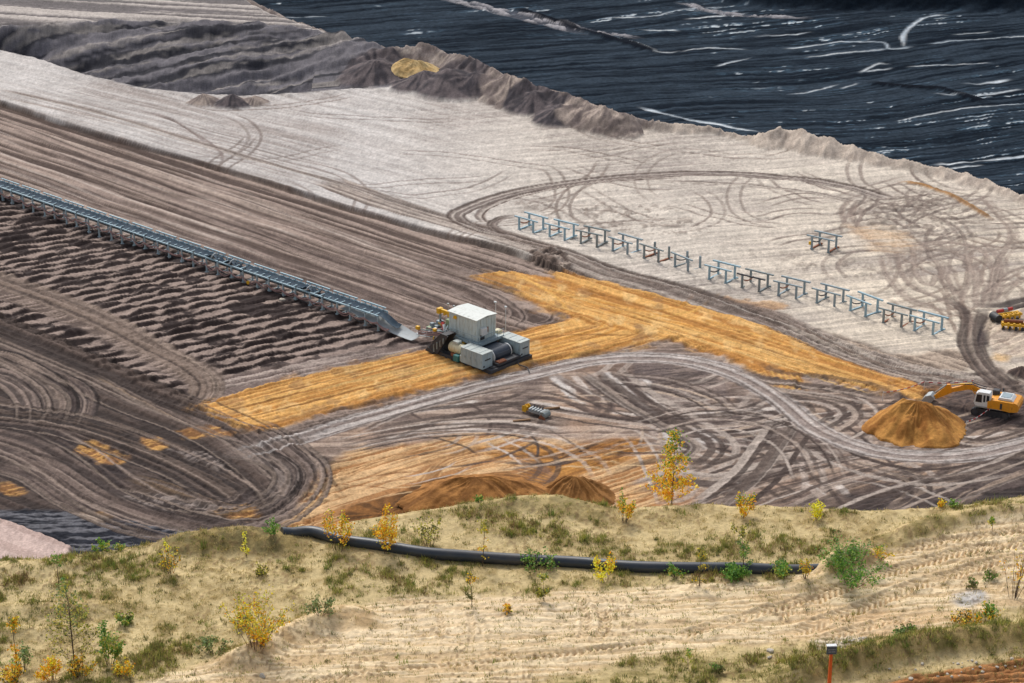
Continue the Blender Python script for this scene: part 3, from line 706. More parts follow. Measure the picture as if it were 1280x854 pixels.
PL_ = S(204, 188, 176); DK_ = S(84, 71, 66); DD_ = S(66, 56, 54); MDK = S(124, 107, 98)
for i, (p, wd, a, b, sw) in enumerate(TR):
    ruts(p, [-wd * .5, wd * .5, -wd * .47], .4, [S(50, 42, 41), S(54, 46, 44), S(140, 124, 113)], .95, 1900 + 10 * i)
    ruts(p, list(rr_.uniform(-wd * .46, wd * .46, max(3, int(wd * 1.1)))), .3, [S(158, 140, 128), DD_, S(120, 104, 96), S(50, 42, 41)], .85, 2000 + 10 * i)
ruts(roadA, [-1.6, -.9, .2, 1.0, 1.7], .4, [S(152, 134, 122), S(92, 79, 73)], .7, 2200)
ruts(road, [-1.5, -1.0, .4, .9, 1.6], .35, [S(216, 208, 202), S(112, 99, 93), S(96, 84, 80)], .8, 2220)
for i, (p, wd, a, b, sw) in enumerate(BD[:8]):
    ruts(p, list(rr_.uniform(-wd * .5, wd * .5, 4)), .35, [S(96, 82, 75), S(206, 194, 182), S(112, 97, 89)], .7, 2240 + 10 * i)
for i in range(30):                       # long passes along the conveyor bench
    t0 = rr_.uniform(0, 1); u = rr_.uniform(-120, 420); v = 150 + (u) * .33 + rr_.uniform(-20, 92); l = rr_.uniform(150, 420)
    if v + l * .36 > 330 + (u + l - 500) * .3 + 55 or u + l > 690:
        l *= .5
    ruts([(u, v), (u + l * .5, v + l * .175), (u + l, v + l * .352)], [0], .34, [[DK_, MDK, PL_][i % 3]], .75, 2400 + i, gauge=2.1 if i % 2 else 0)
for i in range(34):                       # passes over the orange fill
    if i % 2:
        u = rr_.uniform(260, 600); v = 512 - (u - 260) * .2 + rr_.uniform(-14, 14); l = rr_.uniform(60, 190); sl = -.255
    else:
        u = rr_.uniform(620, 1000); v = 352 + (u - 640) * .29 + rr_.uniform(-8, 18); l = rr_.uniform(60, 200); sl = .305
    ruts([(u, v), (u + l * .5, v + l * .5 * sl + rr_.uniform(-1, 1)), (u + l, v + l * sl)], [0], .26, [[S(238, 196, 128), S(142, 100, 56), S(236, 190, 116)][i % 3]], .7, 2450 + i, fade=4, gauge=1.9 if i % 3 == 0 else 0, dz=-.04)
for i in range(52):                       # turning marks in the middle ground
    u = rr_.uniform(470, 1150); v = rr_.uniform(475, 622); l = rr_.uniform(50, 190); d = rr_.uniform(-.35, .25) if i % 3 else rr_.uniform(.5, 1.1); c = rr_.normal(0, .3)
    pts = [(u, v)]
    for j in range(6):
        d += c / 3 + rr_.normal(0, .07); u += math.cos(d) * l / 6; v += math.sin(d) * l / 6 * .55; pts.append((u, v))
    inside = all(470 < q[1] < 640 and q[1] > 462 + abs(q[0] - 830) * .10 for q in pts)
    if inside:
        ruts(pts, [0], .42, [[DD_, S(206, 192, 180), DK_, S(196, 174, 154)][i % 4]], .9, 2500 + i, gauge=2.0 if i % 2 else 0, n=4)
BUN = [[(690, 466), (740, 492), (800, 515), (860, 522), (960, 512)], [(640, 495), (720, 512), (820, 526), (930, 524), (1000, 500)], [(742, 464), (790, 500), (850, 535), (884, 560), (850, 590)], [(870, 645), (960, 610), (1050, 586), (1110, 574)], [(860, 604), (930, 578), (1000, 562), (1066, 560)],
       [(470, 535), (560, 521), (640, 516), (720, 530)], [(420, 562), (520, 542), (620, 536), (700, 545)], [(930, 480), (990, 490), (1050, 500), (1072, 520), (1040, 541), (990, 546)], [(990, 645), (1060, 612), (1130, 592), (1200, 576), (1290, 540)], [(1100, 645), (1180, 612), (1260, 582), (1310, 560)],
       [(1010, 542), (1080, 577), (1160, 592), (1250, 580)], [(780, 604), (840, 588), (900, 592), (970, 574)], [(744, 470), (780, 476), (830, 482), (880, 500), (904, 522)], [(1180, 532), (1220, 546), (1270, 536), (1310, 520)], [(900, 640), (950, 600), (980, 560), (1000, 530)], [(800, 540), (880, 520), (960, 530), (1010, 560), (1030, 600)],
       [(455, 548), (520, 520), (600, 500), (670, 486)], [(920, 460), (960, 476), (1040, 486), (1110, 502)]]
for i, p in enumerate(BUN):
    k_ = 5 + i % 4
    ruts(p, list(np.sort(rr_.uniform(-3.4, 3.4, k_))), [.4, .6, .8][i % 3], [S(80, 68, 63), S(190, 175, 163), S(92, 79, 73), S(182, 164, 150), S(100, 86, 79)], .9, 2800 + 12 * i, fade=5)
for i in range(26):                       # sweeping marks in the stained sand
    u = rr_.uniform(400, 760); v = 640 - (u - 400) * .12 + rr_.uniform(-46, 6); l = rr_.uniform(50, 130); d = rr_.uniform(-.75, -.2)
    pts = [(u, v)]
    for j in range(5):
        d += .12; u += math.cos(d) * l / 5; v += math.sin(d) * l / 5 * .6; pts.append((u, v))
    if min(q[1] for q in pts) > 548:
        ruts(pts, [0], .4, [[S(226, 192, 146), S(140, 96, 60), S(182, 132, 82)][i % 3]], .75, 2600 + i, gauge=1.9 if i % 2 else 0, n=4)
G.track(road[2:], 3.0, S(202, 192, 185), S(152, 137, 129), sw=.5, L=60, op=.8, h=.05, seed=337, rag=.3, fade=4)
ruts(road[2:], [-1.3, .1, 1.2], .3, [S(104, 91, 85), S(112, 98, 92), S(96, 84, 78)], .85, 3100)
# traffic has pressed these areas nearly flat
for p_, f_ in ((mid, .68), (ll, .5), (S1, .45), (S2, .45)):
    w = G.w(p_); idx = G.box(w, 2)
    mf = sstep(-.5, 2.0, poly_sd(X_[idx], Y_[idx], w))
    G.Z[idx] *= 1 - f_ * mf
# clods and roughness of driven soil, everywhere
rough_n = fbm(X_ / .8, Y_ / .8, 700, 2)
G.Z += .05 * (rough_n - .5)
G.Z[bank_idx] = G.Z[bank_idx] * (1 - bank_m) + bank_m * (.9 + .25 * fbm(X_[bank_idx] / 9, Y_[bank_idx] / 9, 228, 2))
tone = (.88 + .24 * vn(X_ / .13, Y_ / .3, 703)) * (.87 + .26 * fbm(X_ / 3.5, Y_ / 4.5, 701, 4)) * (.86 + .28 * vn(X_ / .3, Y_ / .7, 702))
G.C[:, :3] *= tone[:, None]
pit = G.build('pit_floor', soil_mat('pit_soil', 4.0, .05, .24), keep_pit)

# ------------------------------------------------------------------ coal floor, a bench lower
CZ = -20.0
uc = np.concatenate([np.arange(-1200, -420, 20), np.arange(-420, 1701, 2.6), np.arange(1710, 2700, 20)]); vc = np.concatenate([np.arange(-170, -10, 2.0), np.arange(-10, 300, .8)])
UC, VC = np.meshgrid(uc, vc)
cx_, cy_ = unproj(UC, VC, CZ)
K = Ground(cx_, cy_, CZ)
K.us, K.vs = uc, vc
KX, KY = K.X, K.Y; KU, KV = UC.ravel(), VC.ravel()
tc_ = KV + .085 * (KU - 700) - .00016 * np.maximum(KU - 800, 0) ** 2 * 0 + 9 * np.sin(KU / 190.0) * sstep(900, 1100, KU)
tw = tc_ * .5 + 2.0 * (fbm(KX / 40, KY / 40, 5, 3) - .5) * 3
ln = .4 * vn(KX / 34, tw / 1.4, 21) + .35 * vn(KX / 15, tw / .6, 22) + .25 * vn(KX / 4, tw / .35, 23)
n1 = sstep(.3, .7, ln)
COAL = S(54, 65, 76); COAL2 = S(21, 30, 40)  # blue of haze and sky reflection put into the coal colour
K.C[:, :3] = COAL2[None] * (1 - n1[:, None]) + COAL[None] * n1[:, None]
K.Z += .3 * (ln - .5) + .45 * (fbm(KX / 2.2, KY / 3.5, 24, 3) - .5) + 2.5 * (fbm(KX / 45, KY / 45, 25, 2) - .5)
# dusty and wet streaks in the furrows; sky reflection painted into the wet ones
den = sstep(.42, .62, fbm(KX / 60, KY / 50, 26, 3) + .12 * sstep(750, 1000, KU))
pn = .55 * vn(KX / 24, tw / .6 + 40, 31) + .25 * vn(KX / 7, tw / .35, 32) + .2 * vn(KX / 1.5, tw / .3, 35)
ps = sstep(.62, .72, pn) * den
br = fbm(KX / 2.0, KY / 4.0, 33, 4)
IDK = np.arange(KX.size)
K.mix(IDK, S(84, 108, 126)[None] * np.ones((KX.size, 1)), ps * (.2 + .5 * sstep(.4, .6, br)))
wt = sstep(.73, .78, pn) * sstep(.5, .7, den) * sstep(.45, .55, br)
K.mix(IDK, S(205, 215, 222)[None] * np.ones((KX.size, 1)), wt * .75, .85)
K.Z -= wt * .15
# explicit pools, runnels and a strewn pale band
PL = [([(980, 62), (1020, 58), (1060, 55), (1104, 57), (1112, 64), (1142, 62)], 2.0), ([(1006, 72), (1060, 68), (1112, 64)], 1.1), ([(1130, 62), (1128, 50), (1138, 38), (1158, 24), (1186, 20)], 2.2), ([(1074, 90), (1084, 86), (1098, 80), (1112, 81)], 1.8), ([(1080, 89), (1116, 85)], 1.6),
      ([(1202, 104), (1232, 103), (1264, 99)], 2.2), ([(1168, 201), (1200, 198), (1240, 194), (1300, 188)], 2.4), ([(1180, 206), (1230, 200)], 1.2), ([(800, 132), (850, 146), (900, 158), (950, 168)], 2.4), ([(856, 22), (890, 18), (936, 15)], 2.4), ([(866, 12), (900, 9)], 1.4), ([(850, 63), (884, 58), (936, 61)], 1.3),
      ([(893, 80), (912, 76), (938, 71)], 1.4), ([(1160, 58), (1220, 52), (1300, 44)], 1.4), ([(1190, 46), (1240, 40)], 1.6), ([(770, 43), (796, 52), (816, 60), (822, 64), (850, 62)], 1.8), ([(1134, 84), (1180, 82), (1240, 80)], 1.2), ([(345, 20), (380, 18), (408, 17)], 1.6), ([(760, 20), (800, 19), (846, 14)], 1.6),
      ([(800, 34), (850, 36)], 1.4), ([(940, 44), (990, 44), (1016, 41)], 1.4), ([(1050, 108), (1064, 105), (1072, 102)], 1.3), ([(985, 115), (1020, 110), (1048, 103)], .9), ([(820, 18), (850, 10), (905, 6)], 1.3), ([(1164, 116), (1220, 118), (1280, 110)], 1.0), ([(1120, 150), (1200, 135), (1280, 128)], .9)]
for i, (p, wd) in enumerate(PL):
    K.track(p, wd * .32, S(176, 190, 202), S(226, 232, 236), op=.95, h=0, dz=-.1, seed=800 + i, z=CZ, rag=1.3, wet=.85, fade=4, feather=.5)  # pale colour stands in for the sky mirrored in the water
for i, (p, wd) in enumerate([([(520, -14), (560, -4), (620, 12), (660, 20), (700, 30), (730, 37)], 5), ([(700, 22), (735, 34), (800, 44)], 2.5), ([(850, 0), (900, 14), (960, 20), (1010, 24)], 3)]):
    idx, m, sd, ss = K.track(p, wd, S(186, 182, 184), S(70, 74, 84), sw=1.0, L=3, op=.85, h=.8, seed=830 + i, z=CZ, rag=.6)
for i, p in enumerate([[(640, 8), (700, 26), (760, 44), (830, 66)], [(1080, 100), (1130, 108), (1180, 112), (1240, 130)]]):
    K.track(p, 2.5, S(22, 27, 36), S(14, 18, 26), op=.9, h=.3, dz=.5, seed=840 + i, z=CZ)
# far coal face
bank = K.w([(-420, -150), (200, -100), (600, -34), (850, -7), (960, 9), (1120, 15), (1300, 17), (1700, 17)], CZ)
sdk, _, _ = line_sd(KX, KY, bank)
sdk = sdk + 4 * (fbm(KX / 12, KY / 12, 850, 3) - .5)
mk = sstep(0, 2, sdk)
K.Z += np.clip(sdk, 0, 70) * .75 + mk * 1.5 * (fbm(KX / 4, KY / 4, 851, 3) - .5)
K.mix(IDK, (COAL2 * .8)[None] * np.ones((KX.size, 1)), mk * .9)
K.C[:, :3] *= (.8 + .4 * fbm(KX / 2.0, KY / 3.0, 852, 3))[:, None]
dcr, _, pc = line_sd(KX, KY, CRESTW[:, :2])
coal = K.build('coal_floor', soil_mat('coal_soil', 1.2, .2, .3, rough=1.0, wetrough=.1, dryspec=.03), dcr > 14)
# ------------------------------------------------------------------ near terrace the photograph is taken over
CR = np.array([(-400, 700), (-100, 698), (0, 697), (60, 694), (100, 690), (150, 683), (200, 675), (250, 668), (300, 662), (340, 664), (360, 662), (400, 657), (440, 649), (500, 638), (560, 629), (620, 622), (650, 617), (680, 615), (700, 618), (720, 624), (750, 629), (775, 632),
               (800, 629), (880, 627), (950, 629), (1020, 632), (1060, 634), (1100, 635), (1150, 632), (1190, 629), (1230, 624), (1280, 618), (1350, 612), (1450, 606), (1700, 600)], float)
uf = np.concatenate([np.arange(-1900, -260, 12), np.arange(-260, 1541, 1.6), np.arange(1545, 3200, 12)])
nf = 250
vcr = np.interp(uf, CR[:, 0], CR[:, 1]) + 3.0 * (fbm(uf / 40, uf * 0, 900, 4) - .5)
tf = np.linspace(0, 1, nf)
VFm = 940 + (vcr[None] - 940) * (tf[:, None] ** .92)
UFm = np.repeat(uf[None], nf, 0)
fx_, fy_ = unproj(UFm, VFm, ZF)
back = np.array([.12, .3, .55, .9, 1.5, 2.5, 4, 7, 12, 20, 35, 60, 108.0])
bx_ = np.repeat(fx_[-1][None], len(back), 0); by_ = fy_[-1][None] + back[:, None]
FG = Ground(np.vstack([fx_, bx_]), np.vstack([fy_, by_]), ZF)
fcrest = np.repeat(fy_[-1][None], nf + len(back), 0).ravel()
over = FG.Y - fcrest                        # metres past the brink (negative in front of it)
QX, QY = FG.X, FG.Y
FU = np.vstack([UFm, np.repeat(uf[None], len(back), 0)]).ravel(); FV = np.vstack([VFm, VFm[-1][None] - back[:, None] * 20]).ravel()
IF = np.arange(QX.size)
g1 = fbm(QX / .6, QY / .6, 901, 4); g2 = fbm(QX / .16, QY / .2, 902, 3); g3 = fbm(QX / 3.5, QY / 2.2, 903, 3)
SAND = S(240, 216, 176); SAND2 = S(206, 176, 134); DRY = S(208, 186, 138); DRY2 = S(174, 152, 106); MOSS = S(140, 130, 80); SOIL = S(150, 108, 66)
q = sstep(.35, .65, .6 * g1 + .4 * g2)[:, None]
FG.C[:, :3] = DRY[None] * (1 - q) + DRY2[None] * q
veg = np.clip(sstep(.46, .66, .55 * g1 + .45 * g3) * (.3 + .9 * sstep(.4, .62, g2)), 0, 1)
left = sstep(420, 120, FU) * sstep(850, 760, FV)
veg = np.clip(veg + .22 * left * sstep(.42, .6, g2), 0, 1)
FG.mix(IF, MOSS[None] * np.ones((QX.size, 1)), veg * .22)
FG.Z += .10 * (g1 - .5) + .035 * (g2 - .5) + .25 * (g3 - .5) * sstep(0, -1.5, over)


def mound(pts, h, wd, seed, A=None, B=None, op=.8):
    """low berm along a line"""
    w = FG.w(cat(pts, 5)); idx = FG.box(w, wd * 1.5)
    x = QX[idx]; y = QY[idx]
    sd, ss, _ = line_sd(x, y, w)
    tot = float(np.sum(np.hypot(np.diff(w[:, 0]), np.diff(w[:, 1]))))
    d = np.abs(sd) * (1 + .5 * (fbm(x / .7, y / .7, seed, 3) - .5))
    p = sstep(wd, 0, d) * sstep(0, tot * .25, ss) * sstep(tot, tot * .75, ss)
    FG.Z[idx] += h * p * (.8 + .4 * fbm(ss / 1.2, sd * 0, seed + 1, 2))
    if A is not None:
        n = sstep(.35, .65, fbm(x / .3, y / .3, seed + 2, 3))[:, None]
        FG.mix(idx, A[None] * (1 - n) + B[None] * n, sstep(0.05, .5, p) * op)
    return idx, p


mound([(180, 690), (240, 682), (300, 676), (350, 680), (390, 690)], .35, 1.1, 910, S(150, 130, 82), S(96, 88, 52))
mound([(380, 672), (450, 690), (560, 700)], .12, .7, 911)
mound([(560, 640), (640, 634), (690, 630), (730, 640), (780, 650)], .22, .8, 912, S(180, 158, 106), S(112, 102, 60), .6)
mound([(1080, 690), (1150, 662), (1230, 646), (1340, 636)], .28, .7, 913, S(206, 180, 130), S(130, 116, 66), .6)
mound([(-100, 720), (40, 712), (140, 708)], .2, .8, 914)
mound([(-100, 770), (60, 762), (180, 758)], .16, .6, 915); mound([(-60, 796), (60, 790), (150, 786)], .14, .5, 916)
# sandy haul track crossing the terrace
tr_zone = [(100, 900), (200, 846), (320, 812), (380, 782), (440, 762), (560, 748), (700, 742), (800, 736), (880, 732), (980, 726), (1045, 706), (1080, 692), (1150, 672), (1230, 655), (1300, 648), (1420, 640), (1420, 720), (1300, 744), (1200, 770), (1150, 792), (1000, 802), (860, 812), (780, 826), (700, 845), (560, 880)]
idx, m, n = FG.zone(tr_zone, SAND, SAND2, ang((500, 790), (900, 770), ZF), 1.8, .09, feather=.25, rough=.5, rs=1.6, h=.035, seed=920, bias=-.12)
vegmask = veg.copy(); vegmask[idx] *= (1 - m * .97)
FG.zone([(690, 742), (760, 750), (860, 770), (800, 800), (600, 800), (430, 820), (420, 790), (520, 765)], S(250, 228, 192), S(226, 198, 156), 0, 2, .12, feather=.5, rough=.8, rs=1.5, op=.6, seed=921)
FG.zone([(1000, 770), (1100, 760), (1180, 770), (1100, 795), (980, 800)], S(236, 202, 158), S(204, 164, 118), ang((1000, 790), (1180, 765), ZF), 1.5, .15, feather=.5, rough=.6, rs=1.5, op=.6, seed=922)
# low drifted bank where the sand begins on the left
idx, p = mound([(240, 850), (330, 812), (385, 784), (440, 770), (470, 800)], .3, .7, 923, S(232, 206, 164), S(196, 164, 120), .85)
vegmask[idx] *= (1 - sstep(.05, .4, p))


def tyre(pts, wd, depth, seed, lug=.16, op=.7, chev=1.0, rim=.03):
    """pressed tyre mark with slanting lugs"""
    w = FG.w(cat(pts, 8)); idx = FG.box(w, wd)
    x = QX[idx]; y = QY[idx]
    sd, ss, _ = line_sd(x, y, w)
    tot = float(np.sum(np.hypot(np.diff(w[:, 0]), np.diff(w[:, 1]))))
    m = sstep(wd * .5 + .04, wd * .5 - .04, np.abs(sd)) * sstep(0, .6, ss) * sstep(tot, tot - .6, ss)
    m = m * sstep(.25, .45, fbm(x / .8, y / .8, seed, 3))
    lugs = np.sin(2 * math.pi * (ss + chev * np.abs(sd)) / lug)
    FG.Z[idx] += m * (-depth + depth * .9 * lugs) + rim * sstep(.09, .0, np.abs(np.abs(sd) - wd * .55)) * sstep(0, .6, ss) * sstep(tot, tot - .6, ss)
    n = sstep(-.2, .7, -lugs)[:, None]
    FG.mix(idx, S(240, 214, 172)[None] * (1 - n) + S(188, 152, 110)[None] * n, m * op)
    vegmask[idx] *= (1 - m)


tyre([(380, 852), (520, 834), (640, 824), (760, 812), (840, 802)], .22, .04, 930, .2, .8)
tyre([(590, 818), (660, 816), (730, 814), (780, 808)], .2, .025, 931, .18, .6)
tyre([(738, 744), (752, 764), (756, 786), (742, 808)], .34, .03, 932, .16, .7)
tyre([(722, 746), (730, 766), (732, 790), (722, 808)], .3, .025, 933, .16, .6)
tyre([(960, 776), (1040, 742), (1120, 712), (1200, 690), (1300, 676)], .5, .045, 934, .2, .8)
tyre([(990, 792), (1080, 758), (1160, 726), (1240, 704), (1340, 690)], .5, .045, 935, .2, .8)
tyre([(1120, 690), (1180, 676), (1240, 668), (1330, 660)], .4, .035, 936, .2, .7)
tyre([(840, 800), (920, 776), (1000, 752), (1060, 730)], .4, .03, 937, .2, .6)
tyre([(1020, 802), (1090, 782), (1150, 768)], .4, .03, 938, .2, .6)
tyre([(330, 800), (350, 780), (352, 764)], .3, .03, 939, .18, .5)
tyre([(545, 760), (552, 782), (548, 805)], .22, .02, 940, .14, .5); tyre([(585, 762), (590, 784), (588, 806)], .2, .02, 941, .14, .5)
tyre([(640, 770), (690, 772), (722, 774)], .3, .02, 942, .5, .4)
for i in range(8):                                 # dozer-blade scrape lines
    FG.track([(596, 764 + i * 7), (660, 764 + i * 6.8), (722, 766 + i * 6.5)], .05, S(176, 146, 108), S(200, 170, 130), sw=.03, op=.6, h=0, dz=-.03, seed=950 + i, fade=.3, rag=.2, feather=.03, n=3)
rg = np.random.RandomState(17)
for i in range(46):                                # drag lines and scuffs in the sand
    u = rg.uniform(420, 1250); v = 790 - (u - 700) * .09 + rg.uniform(-34, 34) - max(0, u - 1050) * .3
    l = rg.uniform(14, 70); sl = -.05 - max(0, u - 900) * .0011
    FG.track([(u, v), (u + l * .5, v + l * .5 * sl + rg.uniform(-2, 2)), (u + l, v + l * sl)], rg.uniform(.04, .12), S(184, 150, 110), S(206, 174, 132), sw=.05, op=.6, h=0, dz=rg.choice([-.04, .04]), seed=960 + i, fade=.4, rag=.4, feather=.04, n=3)
FG.track([(985, 742), (1030, 722), (1060, 704), (1085, 698)], .5, S(232, 204, 158), S(200, 168, 124), sw=.1, op=.8, h=.05, dz=.16, seed=1010, fade=.5, feather=.2)
mound([(1020, 722), (1048, 712), (1075, 704), (1110, 700)], .42, .55, 1016, S(226, 198, 150), S(184, 154, 108), .8)
# near bank at the lower right with a raw soil face
idx, p = mound([(900, 872), (1000, 846), (1080, 828), (1150, 812), (1230, 802), (1400, 792)], .42, .75, 1011, S(186, 160, 106), S(116, 104, 56), .9)
vegmask[idx] = np.maximum(vegmask[idx], .9 * p)
FG.zone([(1060, 870), (1120, 846), (1190, 836), (1290, 822), (1500, 810), (1500, 960), (1040, 960)], S(186, 130, 82), S(120, 80, 46), ang((1100, 850), (1280, 832), ZF), 1.2, .12, feather=.12, rough=.35, rs=1, h=.1, seed=1012)
idx = np.nonzero((FV > 836 - (FU - 1090) * .06) & (FU > 1060))[0]; vegmask[idx] *= .15
FG.zone([(700, 850), (800, 834), (900, 822), (1000, 816), (1060, 812), (1000, 850), (880, 880), (700, 900)], S(200, 178, 128), S(128, 116, 66), 0, 1, .2, feather=.3, rough=.5, rs=1, op=.8, seed=1013)
FG.zone([(1190, 742), (1230, 738), (1240, 752), (1200, 758)], S(214, 208, 200), S(190, 182, 172), 0, 1, .3, feather=.15, rough=.2, rs=.8, seed=1014, h=.05)
FG.zone([(1010, 800), (1060, 794), (1090, 798), (1070, 810), (1020, 812)], S(220, 206, 182), S(150, 132, 106), 0, .4, .12, feather=.15, rough=.3, rs=.6, op=.8, seed=1015, h=.04)
# grain, crumbs
FG.C[:, :3] *= (.86 + .28 * vn(QX / .055, QY / .07, 1020) * .6 + .28 * .4 * vn(QX / .13, QY / .16, 1021))[:, None]
crumb = sstep(.68, .78, vn(QX / .07, QY / .10, 1022)) * sstep(.4, .6, fbm(QX / 1.3, QY / 1.3, 1023, 2))
FG.mix(IF, S(132, 106, 74)[None] * np.ones((QX.size, 1)), crumb * .55)
FG.Z += crumb * .02
# brink rounded, then the slope down to the pit
FG.Z -= .10 * sstep(-.35, .1, over) + np.where(over > 0, .08 + .8 * np.maximum(over - .1, 0) + .25 * (fbm(QX / 2, QY / 2, 1030, 3) - .5) * sstep(0, 2, over), 0)
terrace = FG.build('terrace_ground', soil_mat('terrace_soil', 9, .03, .16))


def zf_at(x, y):
    i = int(np.argmin((QX - x) ** 2 + (QY - y) ** 2))
    return float(FG.Z[i])


def on_terrace(u, v):
    z = ZF
    for _ in range(4):
        p = P(u, v, z); z = zf_at(p.x, p.y)
    return Vector((p.x, p.y, z))


def pxm(p):
    """photo pixels per metre at a point"""
    d = p.y * CP + (H - p.z) * SP
    return F / d


# ------------------------------------------------------------------ vegetation
def leaf_mat(name, trans=.35):
    m, nt, b = new_mat(name)
    N = nt.nodes; L = nt.links
    at = N.new('ShaderNodeAttribute'); at.attribute_name = 'tint'
    L.new(at.outputs['Color'], b.inputs['Base Color']); b.inputs['Roughness'].default_value = .55
    b.inputs['Specular IOR Level'].default_value = .3
    tr = N.new('ShaderNodeBsdfTranslucent'); L.new(at.outputs['Color'], tr.inputs['Color'])
    mx = N.new('ShaderNodeMixShader'); mx.inputs[0].default_value = trans
    L.new(b.outputs[0], mx.inputs[1]); L.new(tr.outputs[0], mx.inputs[2])
    L.new(mx.outputs[0], N['Material Output'].inputs['Surface'])
    return m


LEAF = leaf_mat('leaves', .38); BLADE = leaf_mat('grass_blades', .25)


def mesh_np(name, V, Fc, mat, tint=None, parent=None, smooth=False):
    me = bpy.data.meshes.new(name)
    V = np.asarray(V, np.float32); Fc = np.asarray(Fc, np.int32); k = Fc.shape[1]
    me.vertices.add(len(V)); me.vertices.foreach_set('co', V.ravel())
    me.loops.add(Fc.size); me.loops.foreach_set('vertex_index', Fc.ravel())
    me.polygons.add(len(Fc)); me.polygons.foreach_set('loop_start', np.arange(0, Fc.size, k, dtype=np.int32))
    if tint is not None:
        a = me.attributes.new('tint', 'FLOAT_COLOR', 'POINT')
        c = np.ones((len(V), 4), np.float32); c[:, :3] = tint
        a.data.foreach_set('color', c.ravel())
    me.update(calc_edges=True); me.validate(); me.materials.append(mat)
    if smooth:
        me.polygons.foreach_set('use_smooth', np.ones(len(Fc), bool))
    o = bpy.data.objects.new(name, me); COL.objects.link(o)
    if parent is not None:
        o.parent = parent
    return o


GV = []; GC = []


def grass(n, seed, nb, h0, h1, spread, vw, pal, base):
    """tufts of blades where the cover is thick enough; collected into one sheet of ground cover"""
    r = np.random.RandomState(seed)
    ok = (over < .25) & (FU > -220) & (FU < 1500) & (FV < 930)
    pw = np.where(ok, (vegmask ** 1.1 * vw + base) * (.3 + sstep(.35, .6, g2)), 0)
    pw *= np.clip(1.0 / np.maximum(pxm_arr, 1) * 45, .5, 2)
    pw = pw / pw.sum()
    ids = r.choice(len(pw), n, p=pw)
    size = np.repeat(r.uniform(.6, 1.5, n), nb)
    cx = np.repeat(QX[ids], nb) + r.normal(0, spread, n * nb) * size; cy = np.repeat(QY[ids], nb) + r.normal(0, spread, n * nb) * size
    cz = np.repeat(FG.Z[ids], nb) - .01
    dens = np.repeat(vegmask[ids], nb)
    hh = r.uniform(h0, h1, n * nb) * (.7 + .6 * dens) * size
    th = r.uniform(0, 2 * math.pi, n * nb); le = r.uniform(.1, .9, n * nb)
    wv = r.uniform(.006, .012, n * nb)
    dx, dy = np.cos(th), np.sin(th)
    v0 = np.column_stack([cx - dy * wv, cy + dx * wv, cz]); v1 = np.column_stack([cx + dy * wv, cy - dx * wv, cz])
    v2 = np.column_stack([cx + dx * hh * le, cy + dy * hh * le, cz + hh])
    GV.append(np.stack([v0, v1, v2], 1).reshape(-1, 3))
    k = len(pal)
    tn = np.clip((np.repeat(g3[ids] + r.normal(0, .16, n), nb) + .25 * dens + r.normal(0, .08, n * nb)) * k - .12 * k, 0, k - .01).astype(int)
    GC.append(np.repeat(np.array(pal)[tn] * r.uniform(.7, 1.15, (n * nb, 1)), 3, 0))


pxm_arr = F / (QY * CP + (H - FG.Z) * SP)
grass(24000, 3, 7, .03, .10, .045, .55, [S(216, 194, 132, 1.), S(196, 176, 114, 1.), S(166, 160, 92, 1.), S(140, 146, 74, 1.), S(186, 182, 94, 1.), S(160, 132, 88, 1.)], .11)
grass(2300, 4, 18, .04, .11, .04, .35, [S(190, 172, 110), S(158, 146, 88), S(134, 134, 74), S(118, 126, 64), S(166, 168, 82), S(140, 118, 78)], .035)
grass(380, 5, 22, .07, .17, .05, .4, [S(150, 160, 70, 1), S(120, 140, 60, 1), S(176, 172, 80, 1)], .02)
GVa = np.concatenate(GV); GCa = np.concatenate(GC)
_g = mesh_np('grass', GVa, np.arange(len(GVa)).reshape(-1, 3), BLADE, GCa)
_g['kind'] = 'stuff'; _g['label'] = 'short dry and green grass tufts scattered over the near sandy terrace'; _g['category'] = 'grass'

BARK, _nt, _b = new_mat('bark'); _b.inputs['Base Color'].default_value = (*S(84, 66, 52), 1); _b.inputs['Roughness'].default_value = .9
YL = [S(252, 190, 40, 1.2), S(246, 170, 30, 1.15), S(254, 210, 80, 1.25), S(226, 150, 36, 1.1)]
YB = [S(255, 212, 40, 1.3), S(252, 196, 30, 1.3), S(255, 226, 96, 1.3)]
GR = [S(110, 152, 58, 1.2), S(82, 128, 50, 1.2), S(140, 168, 72, 1.2), S(96, 138, 66, 1.2)]
GG = [S(128, 150, 92, 1.15), S(150, 162, 100, 1.15), S(104, 128, 80, 1.15)]
YG = [S(186, 176, 70, 1.15), S(160, 164, 70, 1.15), S(200, 186, 84, 1.15)]
OL = [S(118, 116, 66, 1.15), S(96, 98, 54, 1.15), S(140, 130, 80, 1.15)]


def tubes(paths, sides=4):
    V = []; Fc = []
    for pts, r0, r1 in paths:
        n = len(pts)
        for i, p in enumerate(pts):
            r = r0 + (r1 - r0) * i / (n - 1)
            d = (pts[min(i + 1, n - 1)] - pts[max(i - 1, 0)]).normalized()
            a = d.orthogonal().normalized(); b = d.cross(a)
            for k in range(sides):
                t = 2 * math.pi * k / sides
                V.append(p + (a * math.cos(t) + b * math.sin(t)) * r)
        base = len(V) - n * sides
        for i in range(n - 1):
            for k in range(sides):
                k2 = (k + 1) % sides
                Fc.append((base + i * sides + k, base + i * sides + k2, base + (i + 1) * sides + k2, base + (i + 1) * sides + k))
    return [tuple(v) for v in V], Fc


